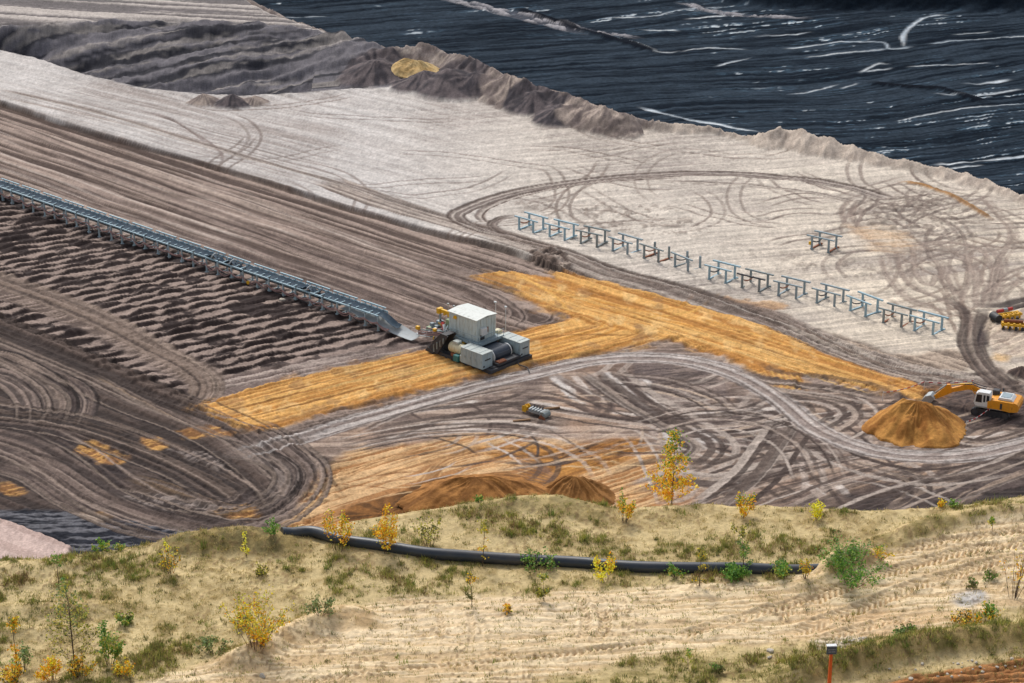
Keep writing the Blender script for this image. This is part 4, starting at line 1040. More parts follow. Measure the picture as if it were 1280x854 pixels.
def shrub(name, u, v, hpx, wpx, nl, low, top, label, cat='shrub', style='bush', leaf=.05, group=None, seed=None, past=0.0):
    """a woody plant: stems and twigs of one mesh, leaves of another; low/top are leaf palettes by height"""
    seed = int(u * 7 + v) if seed is None else seed
    rr = random.Random(seed); r = np.random.RandomState(seed % 2 ** 31)
    p = on_terrace(u, v)
    if past:
        p = Vector((p.x, p.y + past, zf_at(p.x, p.y + past)))
    k = pxm(p); hh = hpx / (k * .88); ww = wpx / k
    o = bpy.data.objects.new(name, None); COL.objects.link(o)
    o.empty_display_size = .2
    o.location = p; o['label'] = label; o['category'] = cat
    if group:
        o['group'] = group
    paths = []; twigs = []
    if style in ('cone', 'thin'):
        lean = Vector((rr.uniform(-.08, .08), rr.uniform(-.05, .05), 1)) * hh
        ax = [lean * t + Vector((rr.uniform(-.02, .02), rr.uniform(-.02, .02), 0)) * hh * t for t in (0, .25, .5, .75, 1)]
        ax[0] = Vector((0, 0, -.05))
        paths.append((ax, .010 + hh * .006, .003))
        nb = int(14 + hh * 14) if style == 'cone' else int(5 + hh * 3)
        for i in range(nb):
            t = rr.uniform(.12, .97)
            b0 = lean * t
            a = rr.uniform(0, 2 * math.pi); ln = ww * .5 * (1.2 - t * .95) * rr.uniform(.6, 1.1)
            if style == 'thin':
                ln = ww * .5 * rr.uniform(.5, 1)
            tip = b0 + Vector((math.cos(a) * ln, math.sin(a) * ln, ln * rr.uniform(.3, .9)))
            paths.append(([b0, (b0 + tip) / 2 + Vector((0, 0, -.02 * ln)), tip], .005, .002)); twigs.append((b0, tip, .25))
        twigs.append((lean * .75, lean * 1.0, .1))
    else:
        ns = max(4, int(4 + ww * 7))
        for i in range(ns):
            a = rr.uniform(0, 2 * math.pi); sp = math.sqrt(rr.random()) * ww * .5
            hi = hh * (1 - .45 * (sp / (ww * .5 + 1e-6)) ** 2) * rr.uniform(.6, 1.05)
            b0 = Vector((math.cos(a) * sp * .25, math.sin(a) * sp * .25, -.03))
            tip = Vector((math.cos(a) * sp, math.sin(a) * sp, hi))
            mid = b0.lerp(tip, .5) + Vector((0, 0, hi * .08))
            paths.append(([b0, mid, tip], .008, .0025)); twigs.append((b0.lerp(mid, .4), tip, .15))
            for j in range(2):
                q0 = b0.lerp(tip, rr.uniform(.3, .8)); q1 = q0 + Vector((rr.uniform(-1, 1) * ww * .18, rr.uniform(-1, 1) * ww * .18, hi * rr.uniform(.1, .3)))
                paths.append(([q0, q0.lerp(q1, .5), q1], .004, .002)); twigs.append((q0, q1, .05))
    V, Fc = tubes(paths)
    mesh_np('stems', V, Fc, BARK, None, o)
    # leaves along the twigs
    T = np.array([[*a, *b, c] for a, b, c in twigs])
    wl = np.linalg.norm(T[:, 3:6] - T[:, :3], axis=1) + .05
    ti = r.choice(len(T), nl, p=wl / wl.sum())
    f = T[ti, 6] + (1 - T[ti, 6]) * r.rand(nl) ** .8
    c = T[ti, :3] + (T[ti, 3:6] - T[ti, :3]) * f[:, None] + r.normal(0, .028 + .02 * ww, (nl, 3)) * np.array([1, 1, .8])
    c[:, 2] = np.maximum(c[:, 2], .015)
    nrm = r.normal(0, 1, (nl, 3)) + np.array([0, -.6, .7]); nrm /= np.linalg.norm(nrm, axis=1)[:, None]
    tg = np.cross(nrm, r.normal(0, 1, (nl, 3))); tg /= np.linalg.norm(tg, axis=1)[:, None]
    bt = np.cross(nrm, tg)
    sz = (leaf * r.uniform(.6, 1.25, nl))[:, None]
    V = np.stack([c - tg * sz * .6, c + bt * sz * .42 + nrm * sz * .1, c + tg * sz * .6, c - bt * sz * .42 + nrm * sz * .1], 1).reshape(-1, 3)
    Fc = np.arange(nl * 4).reshape(-1, 4)
    hz_ = np.clip(c[:, 2] / hh + r.normal(0, .16, nl), 0, 1)
    la = np.array(low)[r.randint(0, len(low), nl)]; ta = np.array(top)[r.randint(0, len(top), nl)]
    col = np.where((hz_ > .62)[:, None], ta, la) * r.uniform(.75, 1.15, (nl, 1))
    mesh_np('foliage', V, Fc, LEAF, np.repeat(col, 4, 0), o)
    return o


SHRUBS = [
    ('green_shrub', 342, 668, 26, 26, 90, GR, GR, 'small green shrub at the left end of the black pipe', 'bush'),
    ('yellow_shrub', 422, 686, 60, 44, 260, YL, YL + GR[:2], 'orange and green leaved shrub straddling the black pipe nearest its left end', 'bush'),
    ('yellow_shrub', 482, 690, 56, 42, 300, YL, YL, 'golden yellow shrub in front of the pipe right of the orange green one', 'bush'),
    ('pale_green_shrub', 537, 682, 42, 44, 150, YG + OL, GG + YG, 'sparse pale green shrub just behind the pipe', 'bush'),
    ('yellow_sapling', 603, 708, 56, 18, 60, YL, YG, 'thin yellow green sapling crossing the pipe', 'thin'),
    ('green_shrub', 676, 710, 22, 62, 230, GR + OL, GR, 'low spreading green shrub along the front of the pipe', 'bush'),
    ('yellow_shrub', 757, 726, 38, 40, 170, YB, YL, 'bright yellow shrub in front of the pipe left of its green tangle', 'bush'),
    ('yellow_shrub', 779, 652, 38, 32, 200, YL, GR + YL[:1], 'yellow shrub with green tips on the crest left of the tall poplar', 'bush'),
    ('yellow_shrub', 929, 646, 32, 38, 190, YL, GR + YL[:1], 'yellow shrub with green crown on the crest right of the tall poplar', 'bush'),
    ('yellow_shrub', 1021, 650, 26, 26, 130, YB, YB, 'small vivid lemon yellow shrub on the crest', 'bush'),
    ('green_shrub', 1064, 704, 60, 104, 800, GR, GR + GG, 'large dense green shrub at the right end of the pipe', 'bush'),
    ('willow_shrub', 930, 716, 58, 34, 170, GG + GR, YG + OL, 'tall wispy green shrub rising behind the pipe', 'thin'),
    ('green_shrub', 922, 722, 18, 48, 330, GR, GR, 'dark green leafy clump hanging low in front of the pipe', 'bush'),
    ('willow_shrub', 874, 732, 46, 22, 100, OL + YL[:1], YG + OL, 'dry olive shrub left of the dark green clump at the pipe', 'thin'),
    ('green_shrub', 846, 722, 20, 26, 90, YG + GR, GR, 'small yellow green shrub against the pipe right of the bright yellow one', 'bush'),
    ('green_shrub', 982, 720, 18, 46, 220, GR + YG, GR, 'low green shrub under the right end of the pipe', 'bush'),
    ('pale_shrub', 1006, 724, 32, 20, 90, YL + YG, [S(226, 214, 180)] + YG, 'pale yellow seeded shrub under the right end of the pipe', 'bush'),
    ('yellow_shrub', 1100, 700, 18, 34, 110, YL + YG, YG + GR, 'yellow green low shrub right of the large green one', 'bush'),
    ('mixed_shrub', 1206, 784, 24, 40, 220, YL + OL, OL + YL, 'olive and yellow shrub on the near bank at the right', 'bush'),
    ('mixed_shrub', 1232, 778, 26, 36, 160, YL + GR, GR, 'green topped shrub on the near bank beside the olive one', 'bush'),
    ('yellow_shrub', 1266, 748, 78, 46, 70, YL, YL + YG, 'thin sparse yellow shrub at the right edge above the pale stone patch', 'bush'),
    ('yellow_sapling', 320, 806, 86, 88, 520, YG + YL, YB + YG, 'wide thinly leaved yellow shrub on the sand bank at the left', 'bush'),
    ('yellow_shrub', 326, 808, 24, 32, 150, YL, YB, 'low golden shrub at the foot of the thin yellow one', 'bush'),
    ('green_shrub', 305, 784, 16, 26, 80, OL, OL + GR, 'small dark shrub under the thin yellow one', 'bush'),
    ('young_tree', 94, 842, 112, 78, 420, YG + OL, YG + GG, 'slender young tree with sparse yellow green leaves in the lower left corner', 'cone'),
    ('green_shrub', 136, 832, 54, 40, 320, YG + GR, GR, 'vivid green shrub right of the slender young tree', 'bush'),
    ('yellow_sapling', 22, 848, 76, 14, 120, YL, GR[:1] + YL, 'narrow upright orange yellow sapling at the lower left corner', 'thin'),
    ('yellow_shrub', 66, 850, 30, 40, 230, YL, YB + YL, 'bright yellow shrub left of the slender young tree', 'bush'),
    ('yellow_shrub', 102, 848, 34, 36, 180, YL + OL, YL, 'golden shrub right under the slender young tree', 'bush'),
    ('yellow_shrub', 14, 856, 24, 44, 230, YL + OL, YL, 'low orange yellow shrub in the lower left corner', 'bush'),
    ('yellow_shrub', 154, 846, 24, 34, 130, YL + YG, YL, 'low yellow shrub right of the vivid green one', 'bush'),
    ('green_shrub', 30, 838, 34, 30, 110, OL + GR, GG, 'grey green leafy shrub behind the corner yellow shrubs', 'bush'),
    ('yellow_sapling', 308, 698, 28, 12, 40, YB, YB, 'tiny yellow sapling on the grassy mound', 'thin'),
    ('yellow_sapling', 213, 716, 48, 34, 90, YL + OL, YB, 'sparse yellow shrub on the left face of the grassy mound', 'bush'),
    ('green_tuft', 326, 718, 14, 20, 90, OL + YG, YG, 'round yellow green tuft below the grassy mound', 'bush'),
    ('green_sapling', 74, 738, 46, 18, 50, GG + GR, GR, 'thin green sapling with a leafy top on the left slope', 'thin'),
    ('green_shrub', 128, 690, 18, 26, 90, GR + YG, GR, 'bright green shrub on the left crest', 'bush'),
    ('green_shrub', 146, 688, 14, 20, 60, YG + GR, GR, 'yellow green shrub on the left crest beside the brighter one', 'bush'),
    ('green_tuft', 154, 782, 20, 28, 160, OL + GR, YG, 'round green tuft on the lower left slope', 'bush'),
    ('green_tuft', 680, 750, 30, 22, 120, YG + OL, GG + YG, 'upright green tuft on bare sand below the pipe', 'thin'),
    ('willow_shrub', 590, 758, 40, 18, 70, OL, OL + YL, 'thin brownish shrub on the sand edge below the pipe', 'thin'),
    ('yellow_shrub', 632, 768, 16, 20, 50, OL + YL, YL, 'small sparse yellow shrub on the sand right of the brownish one', 'bush'),
    ('green_shrub', 1130, 792, 14, 30, 110, OL + GR, OL, 'small dark green shrub on the near sand track', 'bush'),
    ('green_shrub', 1124, 796, 9, 24, 60, GG, GG, 'grey green sprig beside the small dark green shrub', 'bush'),
    ('green_tuft', 600, 628, 10, 14, 50, GR, YG, 'tiny green tuft on the crest left of the brown spoil heaps', 'bush'),
    ('yellow_shrub', 1176, 634, 12, 12, 40, YL, YB, 'tiny yellow shrub on the right crest', 'bush'),
    ('green_shrub', 1192, 634, 10, 16, 50, GR, GR, 'tiny green shrub on the right crest', 'bush'),
    ('grey_shrub', 400, 768, 34, 44, 170, OL + GG, GG + OL, 'grey green grassy shrub in the middle of the left slope', 'bush'),
    ('grey_shrub', 266, 818, 26, 46, 140, GG + OL, GG, 'grey green shrub left of the drifted sand bank', 'bush'),
    ('green_tuft', 1236, 726, 14, 26, 70, OL + GR, OL, 'dark olive tuft above the pale stone patch', 'bush'),
    ('green_tuft', 1216, 734, 12, 22, 60, OL, OL + GR, 'dark tuft left of the pale stone patch', 'bush'),
    ('green_sapling', 860, 836, 20, 16, 34, YG, GR[2:] + YG, 'tiny bright green sapling at the bottom edge of the sand track', 'thin'),
    ('green_tuft', 895, 842, 14, 26, 80, OL, OL + GR, 'dark green tuft on the grassy bottom edge', 'bush'),
    ('green_sapling', 1240, 664, 16, 12, 40, YG, GR + YG, 'small light green sapling on the right bank', 'thin'),
]
for a in SHRUBS:
    nm, u, v, hp, wp, nl, lo, hi, lab, sty = a
    shrub(nm, u, v, hp, wp, int(nl * 2.6), lo, hi, lab, 'tree' if nm == 'young_tree' else ('sapling' if 'sapling' in nm else ('plant' if 'tuft' in nm else 'shrub')), sty, .056 if wp > 20 else .052)
shrub('yellow_poplar', 843, 632, 98, 68, 1900, YL, YL + GR, 'tall yellow poplar sapling with green top rising behind the crest', 'tree', 'cone', .066, past=1.0)
# ------------------------------------------------------------------ materials for made things
def paint(name, col, rough=.55, metal=0.0, wear=.25, wearcol=None, scale=2.5, streak=True, bump=.0):
    """painted or bare metal with weathering: blotches, and dirt runs down the vertical"""
    m, nt, b = new_mat(name)
    N = nt.nodes; L = nt.links
    tc = N.new('ShaderNodeTexCoord')
    mp = N.new('ShaderNodeMapping'); mp.inputs['Scale'].default_value = (1, 1, .25 if streak else 1)
    L.new(tc.outputs['Object'], mp.inputs['Vector'])
    n = N.new('ShaderNodeTexNoise'); n.inputs['Scale'].default_value = scale; n.inputs['Detail'].default_value = 6; n.inputs['Roughness'].default_value = .7
    L.new(mp.outputs[0], n.inputs['Vector'])
    rp = N.new('ShaderNodeMapRange'); rp.inputs['From Min'].default_value = .48; rp.inputs['From Max'].default_value = .72; rp.inputs['To Max'].default_value = wear
    L.new(n.outputs['Fac'], rp.inputs['Value'])
    mx = N.new('ShaderNodeMix'); mx.data_type = 'RGBA'
    L.new(rp.outputs[0], mx.inputs[0])
    wc = S(110, 92, 74) if wearcol is None else wearcol
    mx.inputs[6].default_value = (*col, 1); mx.inputs[7].default_value = (*wc, 1)
    L.new(mx.outputs[2], b.inputs['Base Color'])
    b.inputs['Roughness'].default_value = rough; b.inputs['Metallic'].default_value = metal
    if bump:
        bp = N.new('ShaderNodeBump'); bp.inputs['Distance'].default_value = bump; bp.inputs['Strength'].default_value = .6
        L.new(n.outputs['Fac'], bp.inputs['Height']); L.new(bp.outputs[0], b.inputs['Normal'])
    return m


M = {
    'house': paint('pale_grey_cladding', S(214, 226, 224), .6, wear=.65, wearcol=S(150, 140, 116)),
    'roof': paint('pale_roof_sheet', S(222, 226, 220), .6, wear=.5, wearcol=S(170, 170, 158), streak=False),
    'cabinet': paint('grey_cabinet', S(168, 188, 196), .55, wear=.55, wearcol=S(120, 112, 98)),
    'cabtop': paint('cabinet_top', S(190, 198, 194), .6, wear=.5, wearcol=S(140, 134, 122), streak=False),
    'blue': paint('blue_steel', S(158, 190, 203), .55, wear=.5, wearcol=S(122, 116, 108)),
    'postblue': paint('pale_post_steel', S(176, 196, 204), .55, wear=.5, wearcol=S(130, 124, 116)),
    'bluegrey': paint('blue_grey_steel', S(146, 164, 172), .55, wear=.5, wearcol=S(106, 104, 100)),
    'dirty': paint('earthy_steel', S(144, 156, 158), .8, wear=.8, wearcol=S(118, 92, 62)),
    'belt': paint('conveyor_belt', S(54, 74, 90), .9, wear=.55, wearcol=S(112, 118, 122), streak=False, scale=1.6),
    'beltpale': paint('belt_underside', S(180, 186, 188), .7, wear=.4, wearcol=S(150, 146, 140), streak=False),
    'black': paint('black_rubber', S(42, 44, 50), .6, wear=.4, wearcol=S(84, 76, 70)),
    'dark': paint('dark_steel', S(60, 62, 68), .7, wear=.5, wearcol=S(98, 84, 72)),
    'drum': paint('drum_rubber', S(52, 62, 76), .5, wear=.3, wearcol=S(90, 88, 86)),
    'cream': paint('cream_paint', S(226, 218, 184), .5, wear=.5, wearcol=S(160, 140, 104)),
    'white': paint('white_paint', S(230, 232, 232), .5, wear=.25, wearcol=S(170, 164, 152)),
    'teal': paint('teal_paint', S(40, 122, 124), .5, wear=.3),
    'yellow': paint('yellow_paint', S(240, 184, 24), .5, wear=.45, wearcol=S(150, 108, 50)),
    'orange': paint('excavator_yellow', S(240, 160, 24), .5, wear=.5, wearcol=S(170, 120, 60)),
    'red': paint('red_paint', S(190, 52, 44), .5, wear=.3),
    'rust': paint('rusty_steel', S(150, 92, 62), .85, wear=.7, wearcol=S(92, 62, 46), streak=False),
    'pink': paint('dusty_pink_hose', S(176, 138, 132), .8, wear=.4, wearcol=S(120, 96, 90), streak=False),
    'green': paint('pale_green_paint', S(150, 168, 130), .6, wear=.4),
    'grey': paint('galvanised', S(170, 176, 178), .45, metal=.4, wear=.4, wearcol=S(120, 116, 110)),
    'signback': paint('sign_plate', S(84, 96, 104), .5, wear=.15),
    'post': paint('orange_post', S(240, 104, 36), .55, wear=.2, wearcol=S(200, 120, 80)),
    'pipe': paint('black_pipe', S(44, 52, 62), .42, wear=.55, wearcol=S(92, 84, 74), streak=False, scale=.8),
    'wood': paint('weathered_wood', S(156, 124, 92), .9, wear=.5, wearcol=S(100, 80, 62), streak=False),
    'stone': paint('pale_stone', S(196, 186, 170), .9, wear=.5, wearcol=S(146, 130, 112), streak=False, scale=9),
}
gm, gnt, gb = new_mat('dark_glass'); gb.inputs['Base Color'].default_value = (*S(34, 44, 56), 1); gb.inputs['Roughness'].default_value = .12
M['glass'] = gm
# red and white tape: a helical stripe along the object's own length attribute
tm, tnt, tb = new_mat('barrier_tape')
_a = tnt.nodes.new('ShaderNodeAttribute'); _a.attribute_name = 'tint'; tnt.links.new(_a.outputs['Color'], tb.inputs['Base Color']); tb.inputs['Roughness'].default_value = .5
M['tape'] = tm


class MB:
    """collects solids, then links them as ONE mesh object"""
    def __init__(self):
        self.v = []; self.f = []

    def add(self, V, Fc, mat=None):
        n = len(self.v)
        self.v += [tuple(mat @ Vector(p)) if mat is not None else tuple(p) for p in V]
        self.f += [tuple(i + n for i in q) for q in Fc]
        return self

    def box(self, lo, hi, bev=0.0, mat=None):
        x0, y0, z0 = lo; x1, y1, z1 = hi
        if bev <= 0:
            V = [(x, y, z) for z in (z0, z1) for y in (y0, y1) for x in (x0, x1)]
            return self.add(V, [(0, 2, 3, 1), (4, 5, 7, 6), (0, 1, 5, 4), (2, 6, 7, 3), (0, 4, 6, 2), (1, 3, 7, 5)], mat)
        bm = bmesh.new()
        bmesh.ops.create_cube(bm, size=1)
        for q in bm.verts:
            q.co = Vector(((x0 + x1) / 2 + q.co.x * (x1 - x0), (y0 + y1) / 2 + q.co.y * (y1 - y0), (z0 + z1) / 2 + q.co.z * (z1 - z0)))
        bmesh.ops.bevel(bm, geom=bm.edges[:], offset=bev, segments=1, affect='EDGES', clamp_overlap=True)
        bm.verts.index_update()
        self.add([q.co.copy() for q in bm.verts], [[w.index for w in fc.verts] for fc in bm.faces], mat)
        bm.free(); return self

    def tube(self, pts, r, sides=6, r1=None, caps=True, mat=None):
        pts = [Vector(p) for p in pts]; n = len(pts); V = []; Fc = []
        prev = None
        for i, p in enumerate(pts):
            d = (pts[min(i + 1, n - 1)] - pts[max(i - 1, 0)]).normalized()
            a = (prev - d * prev.dot(d)).normalized() if prev is not None and (prev - d * prev.dot(d)).length > 1e-4 else d.orthogonal().normalized()
            prev = a; b = d.cross(a)
            rr = r if r1 is None else r + (r1 - r) * i / (n - 1)
            V += [p + (a * math.cos(2 * math.pi * k / sides) + b * math.sin(2 * math.pi * k / sides)) * rr for k in range(sides)]
        for i in range(n - 1):
            for k in range(sides):
                k2 = (k + 1) % sides
                Fc.append((i * sides + k, i * sides + k2, (i + 1) * sides + k2, (i + 1) * sides + k))
        if caps:
            Fc.append(tuple(range(sides))[::-1]); Fc.append(tuple((n - 1) * sides + k for k in range(sides)))
        return self.add(V, Fc, mat)

    def beam(self, p, q, w, h, mat=None, up=(0, 0, 1)):
        p = Vector(p); q = Vector(q); d = (q - p).normalized(); u = Vector(up)
        s = d.cross(u)
        if s.length < 1e-4:
            s = Vector((1, 0, 0))
        s.normalize(); u = s.cross(d)
        V = [b + s * (a * w / 2) + u * (c * h / 2) for b in (p, q) for c in (-1, 1) for a in (-1, 1)]
        return self.add(V, [(0, 1, 3, 2), (4, 6, 7, 5), (0, 4, 5, 1), (2, 3, 7, 6), (0, 2, 6, 4), (1, 5, 7, 3)], mat)

    def prism(self, prof, y0, y1, mat=None):
        """profile in x,z extruded along y"""
        n = len(prof)
        V = [(x, y0, z) for x, z in prof] + [(x, y1, z) for x, z in prof]
        Fc = [tuple(range(n)), tuple(range(2 * n - 1, n - 1, -1))] + [(i, n + i, n + (i + 1) % n, (i + 1) % n) for i in range(n)]
        return self.add(V, Fc, mat)

    def build(self, name, mat, parent=None, smooth=False, label=None):
        me = bpy.data.meshes.new(name)
        me.from_pydata([tuple(p) for p in self.v], [], self.f)
        bm = bmesh.new(); bm.from_mesh(me); bmesh.ops.recalc_face_normals(bm, faces=bm.faces[:]); bm.to_mesh(me); bm.free()
        me.materials.append(mat)
        if smooth:
            me.polygons.foreach_set('use_smooth', np.ones(len(me.polygons), bool))
            try:
                me.set_sharp_from_angle(angle=R(40))
            except Exception:
                pass
        o = bpy.data.objects.new(name, me); COL.objects.link(o)
        if parent is not None:
            o.parent = parent
        if label:
            o['label'] = label
        return o


def thing(name, label, cat_, loc=(0, 0, 0), rz=0.0, group=None):
    o = bpy.data.objects.new(name, None); COL.objects.link(o); o.empty_display_size = .5
    o.location = loc; o.rotation_euler = (0, 0, rz); o['label'] = label; o['category'] = cat_
    if group:
        o['group'] = group
    return o


def tag(o, label, cat_, group=None, kind=None):
    o['label'] = label; o['category'] = cat_
    if group:
        o['group'] = group
    if kind:
        o['kind'] = kind
    return o


def dup(root, loc, rz, label):
    r = root.copy(); COL.objects.link(r); r.location = loc; r.rotation_euler = (0, 0, rz); r['label'] = label
    for ch in list(root.children):
        c = ch.copy(); COL.objects.link(c); c.parent = r
        for g in ch.children:
            d = g.copy(); COL.objects.link(d); d.parent = c
    return r


GZ = G.Z


def zp(x, y):
    i = int(np.argmin((G.X - x) ** 2 + (G.Y - y) ** 2))
    return float(GZ[i])


def on_pit(u, v):
    z = 0.0
    for _ in range(4):
        p = P(u, v, z); z = zp(p.x, p.y)
    return Vector((p.x, p.y, z))


# ------------------------------------------------------------------ idler frame of a shiftable conveyor
FW, FHT, FL, FS = 2.2, 1.85, 4.3, 2.6       # width, height, rail length, distance between the two portals


def frame_parts(root, steel, hang, feet, variant=0, near_rail=True, far_rail=True):
    """two U portals standing on cross sleepers, joined by a top rail along each side"""
    for x in (-FS / 2, FS / 2):
        for y in (0, FW):
            b = MB(); b.box((x - .12, y - .12, .12), (x + .12, y + .12, FHT - .05), .01)
            b.box((x - .17, y - .17, -.03), (x + .17, y + .17, .11), .01)
            b.build('post', steel, root)
        s = MB(); s.box((x - .13, .09, .0), (x + .13, FW - .09, .16), .01)
        s.box((x - .05, FW + .2, -.02), (x + .3, FW + .5, .2), .03)
        s.build('sleeper', feet, root)
    if near_rail:
        MB().box((-FL / 2, -.11, FHT - .05), (FL / 2, .11, FHT + .12), .01).build('side_rail', steel if variant != 1 else M['dark'], root)
    if far_rail:
        MB().box((-FL / 2, FW - .14, FHT - .05), (FL / 2, FW + .14, FHT + .13), .01).build('side_rail', steel, root)
    x = -FS / 2
    pts = [(x + .16 + .35 * t, .12 + (FW - .24) * t, FHT * .62 - 1.6 * t * (1 - t) * .75) for t in [i / 8 for i in range(9)]]
    MB().tube(pts, .085, 6).build('garland_idler', hang, root, True)


row = [(649, 287), (687, 296), (726, 305), (766, 314), (805, 323.5), (843.7, 333.7), (886.5, 348), (927.5, 359), (973, 369), (1021, 379), (1063, 388.5), (1104, 404), (1143, 413.5)]
desc = ['blue conveyor frame with rust red idler, farthest of the row', 'bright blue conveyor frame second from the far end of the row', 'earth stained grey conveyor frame, third from the far end of the row', 'blue grey conveyor frame with a full far rail, fourth from the far end',
        'conveyor frame missing its far rail between the blue railed and bare topped frames', 'bare topped grey conveyor frame with black idler, no far rail', 'light blue conveyor frame next to the bare topped grey one', 'brown footed conveyor frame in the middle of the row standing on a dark scuff',
        'weathered grey conveyor frame, fifth from the near end of the row', 'pale blue topped conveyor frame, fourth from the near end', 'all blue conveyor frame, third from the near end', 'rust stained conveyor frame, second from the near end', 'blue conveyor frame with rusty idler, nearest end of the row']
steels = ['blue', 'blue', 'dirty', 'bluegrey', 'dirty', 'bluegrey', 'blue', 'dirty', 'bluegrey', 'bluegrey', 'blue', 'dirty', 'blue']
hangs = ['rust', 'rust', 'rust', 'rust', 'rust', 'black', 'dark', 'rust', 'rust', 'dark', 'dark', 'rust', 'rust']
feets = ['blue', 'blue', 'dirty', 'blue', 'rust', 'dirty', 'blue', 'dirty', 'bluegrey', 'dirty', 'blue', 'rust', 'blue']
for i, (u, v) in enumerate(row):
    u2, v2 = row[i + 1] if i < 12 else (2 * u - row[i - 1][0], 2 * v - row[i - 1][1] + 2)
    p = on_pit(u, v); q = on_pit(u2, v2)
    if i == 12:
        q = p + (p - on_pit(*row[i - 1]))
    d = q - p; rz = math.atan2(d.y, d.x) + R(-3)
    c = p + Vector((math.cos(rz), math.sin(rz), 0)) * FS / 2
    t = thing('conveyor_trestle', desc[i], 'conveyor trestle', (c.x, c.y, min(p.z, zp(c.x, c.y))), rz, 'idle conveyor frames standing in a row on the pale sand')
    frame_parts(t, M[steels[i]], M[hangs[i]], M[feets[i]], 1 if i in (7,) else 0, near_rail=True, far_rail=i not in (4, 5))
p = on_pit(1013, 311)
t = thing('conveyor_trestle', 'lone grey conveyor frame with a yellow box, standing apart behind the row', 'conveyor trestle', (p.x + 1.2, p.y - .9, p.z), R(-36))
frame_parts(t, M['bluegrey'], M['black'], M['rust'])
MB().box((-FS / 2 - .42, -.2, .62), (-FS / 2 - .1, .2, 1.05), .02).build('junction_box', M['yellow'], t)

# ------------------------------------------------------------------ the running conveyor
NB = [on_pit(15, 255.5), on_pit(118, 290), on_pit(232, 328), on_pit(383, 379), on_pit(475, 414)]
a0, a1_ = NB[0], NB[-1]
cdir = (a1_ - a0); clen = math.hypot(cdir.x, cdir.y); cang = math.atan2(cdir.y, cdir.x)
conv = thing('belt_conveyor', 'long blue belt conveyor running on posts to the drive machine', 'conveyor', (a0.x, a0.y, 0), cang)
# its own frame: x along the belt towards the machine, y away from the viewer
ci, si = math.cos(-cang), math.sin(-cang)


def cloc(w):
    dx, dy = w.x - a0.x, w.y - a0.y
    return Vector((dx * ci - dy * si, dx * si + dy * ci, w.z))


def cworld(x, y):
    return a0.x + x * math.cos(cang) - y * math.sin(cang), a0.y + x * math.sin(cang) + y * math.cos(cang)


X0 = -44.0
FW = 1.65                                     # the belt frames are narrower than the idle ones
BT = 2.08                                     # belt level
npit = 5.05
k0 = math.floor(X0 / npit)
xs_mod = []
x = clen - .3
while x > X0:
    xs_mod.append(x); x -= npit
xs_mod = xs_mod[::-1]
cgaps = [cloc(on_pit(262, 345)).x, cloc(on_pit(290, 352)).x, cloc(on_pit(392, 382)).x]
proto = None
for j, xm in enumerate(xs_mod):
    sf = MB()
    # stringers: near edge beam, far edge beam a hand higher, far guard rail
    sf.box((xm - 4.75, -.10, BT - .18), (xm + .05, .08, BT - .02))
    sf.box((xm - 4.75, FW - .06, BT - .10), (xm + .05, FW + .12, BT + .08))
    for dx in (-4.3, -3.1, -1.9, -.7):
        sf.box((xm + dx - .06, .05, BT - .22), (xm + dx + .06, FW, BT - .10)); sf.box((xm + dx - .07, FW - .36, BT - .1), (xm + dx + .07, FW - .26, BT + .22))
    fr = sf.build('support_frame', M['blue'], conv)
    for dx in (0, -2.3):
        for y in (0.0, FW):
            x_, y_ = cworld(xm + dx, y); z0 = zp(x_, y_)
            b = MB(); b.box((xm + dx - .10, y - .09, z0 - .1), (xm + dx + .10, y + .09, BT - (.18 if y == 0 else .10)))
            b.box((xm + dx - .2, y - .2, z0 - .12), (xm + dx + .2, y + .2, z0 + .1))
            b.build('post', M['postblue'], fr)
        zc = .25
        MB().box((xm + dx - .06, .1, zc + .0), (xm + dx + .06, FW - .1, zc + .12)).build('cross_beam', M['bluegrey'], fr)
    g = MB()
    g.box((xm - 4.7, FW + .02, BT + .30), (xm - .35, FW + .20, BT + .44))
    for dx in (-4.0, -2.9, -1.8, -.7):
        g.box((xm + dx - .05, FW + .06, BT + .08), (xm + dx + .05, FW + .16, BT + .32))
    g.build('guard_rail', M['blue'], fr)
    ir = MB()
    for dx in (-4.2, -3.0, -1.7, -.5):
        ir.tube([(xm + dx, .12, BT - .06), (xm + dx, FW * .32, BT - .26), (xm + dx, FW * .68, BT - .26), (xm + dx, FW - .1, BT + .02)], .07, 5)
    ir.build('idler_rollers', M['dark'], fr)


def belt_strip(xa, xb, dz, name, mat, trough=.22, fn=None, y0=.08, y1=None):
    y1 = FW - .04 if y1 is None else y1
    ys = np.linspace(y0, y1, 9); xs = np.arange(xa, xb + .01, .6)
    V = []; Fc = []
    for sgn in (0, -.03):
        for x in xs:
            for y in ys:
                t = (y - y0) / (y1 - y0)
                z = BT + dz - trough * (1 - (2 * t - 1) ** 2) + .10 * t + sgn
                if fn:
                    z += fn(x, t)
                V.append((x, y, z))
    nx, ny_ = len(xs), len(ys)
    for s in (0, 1):
        o_ = s * nx * ny_
        for i in range(nx - 1):
            for j in range(ny_ - 1):
                q = (o_ + i * ny_ + j, o_ + (i + 1) * ny_ + j, o_ + (i + 1) * ny_ + j + 1, o_ + i * ny_ + j + 1)
                Fc.append(q if s == 0 else q[::-1])
    return MB().add(V, Fc).build(name, mat, conv, True)


XE = clen + 3.2
humps = [(g, 1.0) for g in cgaps]


def belt_fn(x, t):
    z = 0.0
    for g, s in humps:
        z += .55 * s * math.exp(-((x - g + .9) / .7) ** 2) * (1 - t) - .45 * s * math.exp(-((x - g - .6) / .6) ** 2)
    z += .04 * math.sin(x * 1.25)
    if x > clen - 1.0:
        z -= min(.85, .035 * (x - clen + 1) ** 2 * 3)
    return z


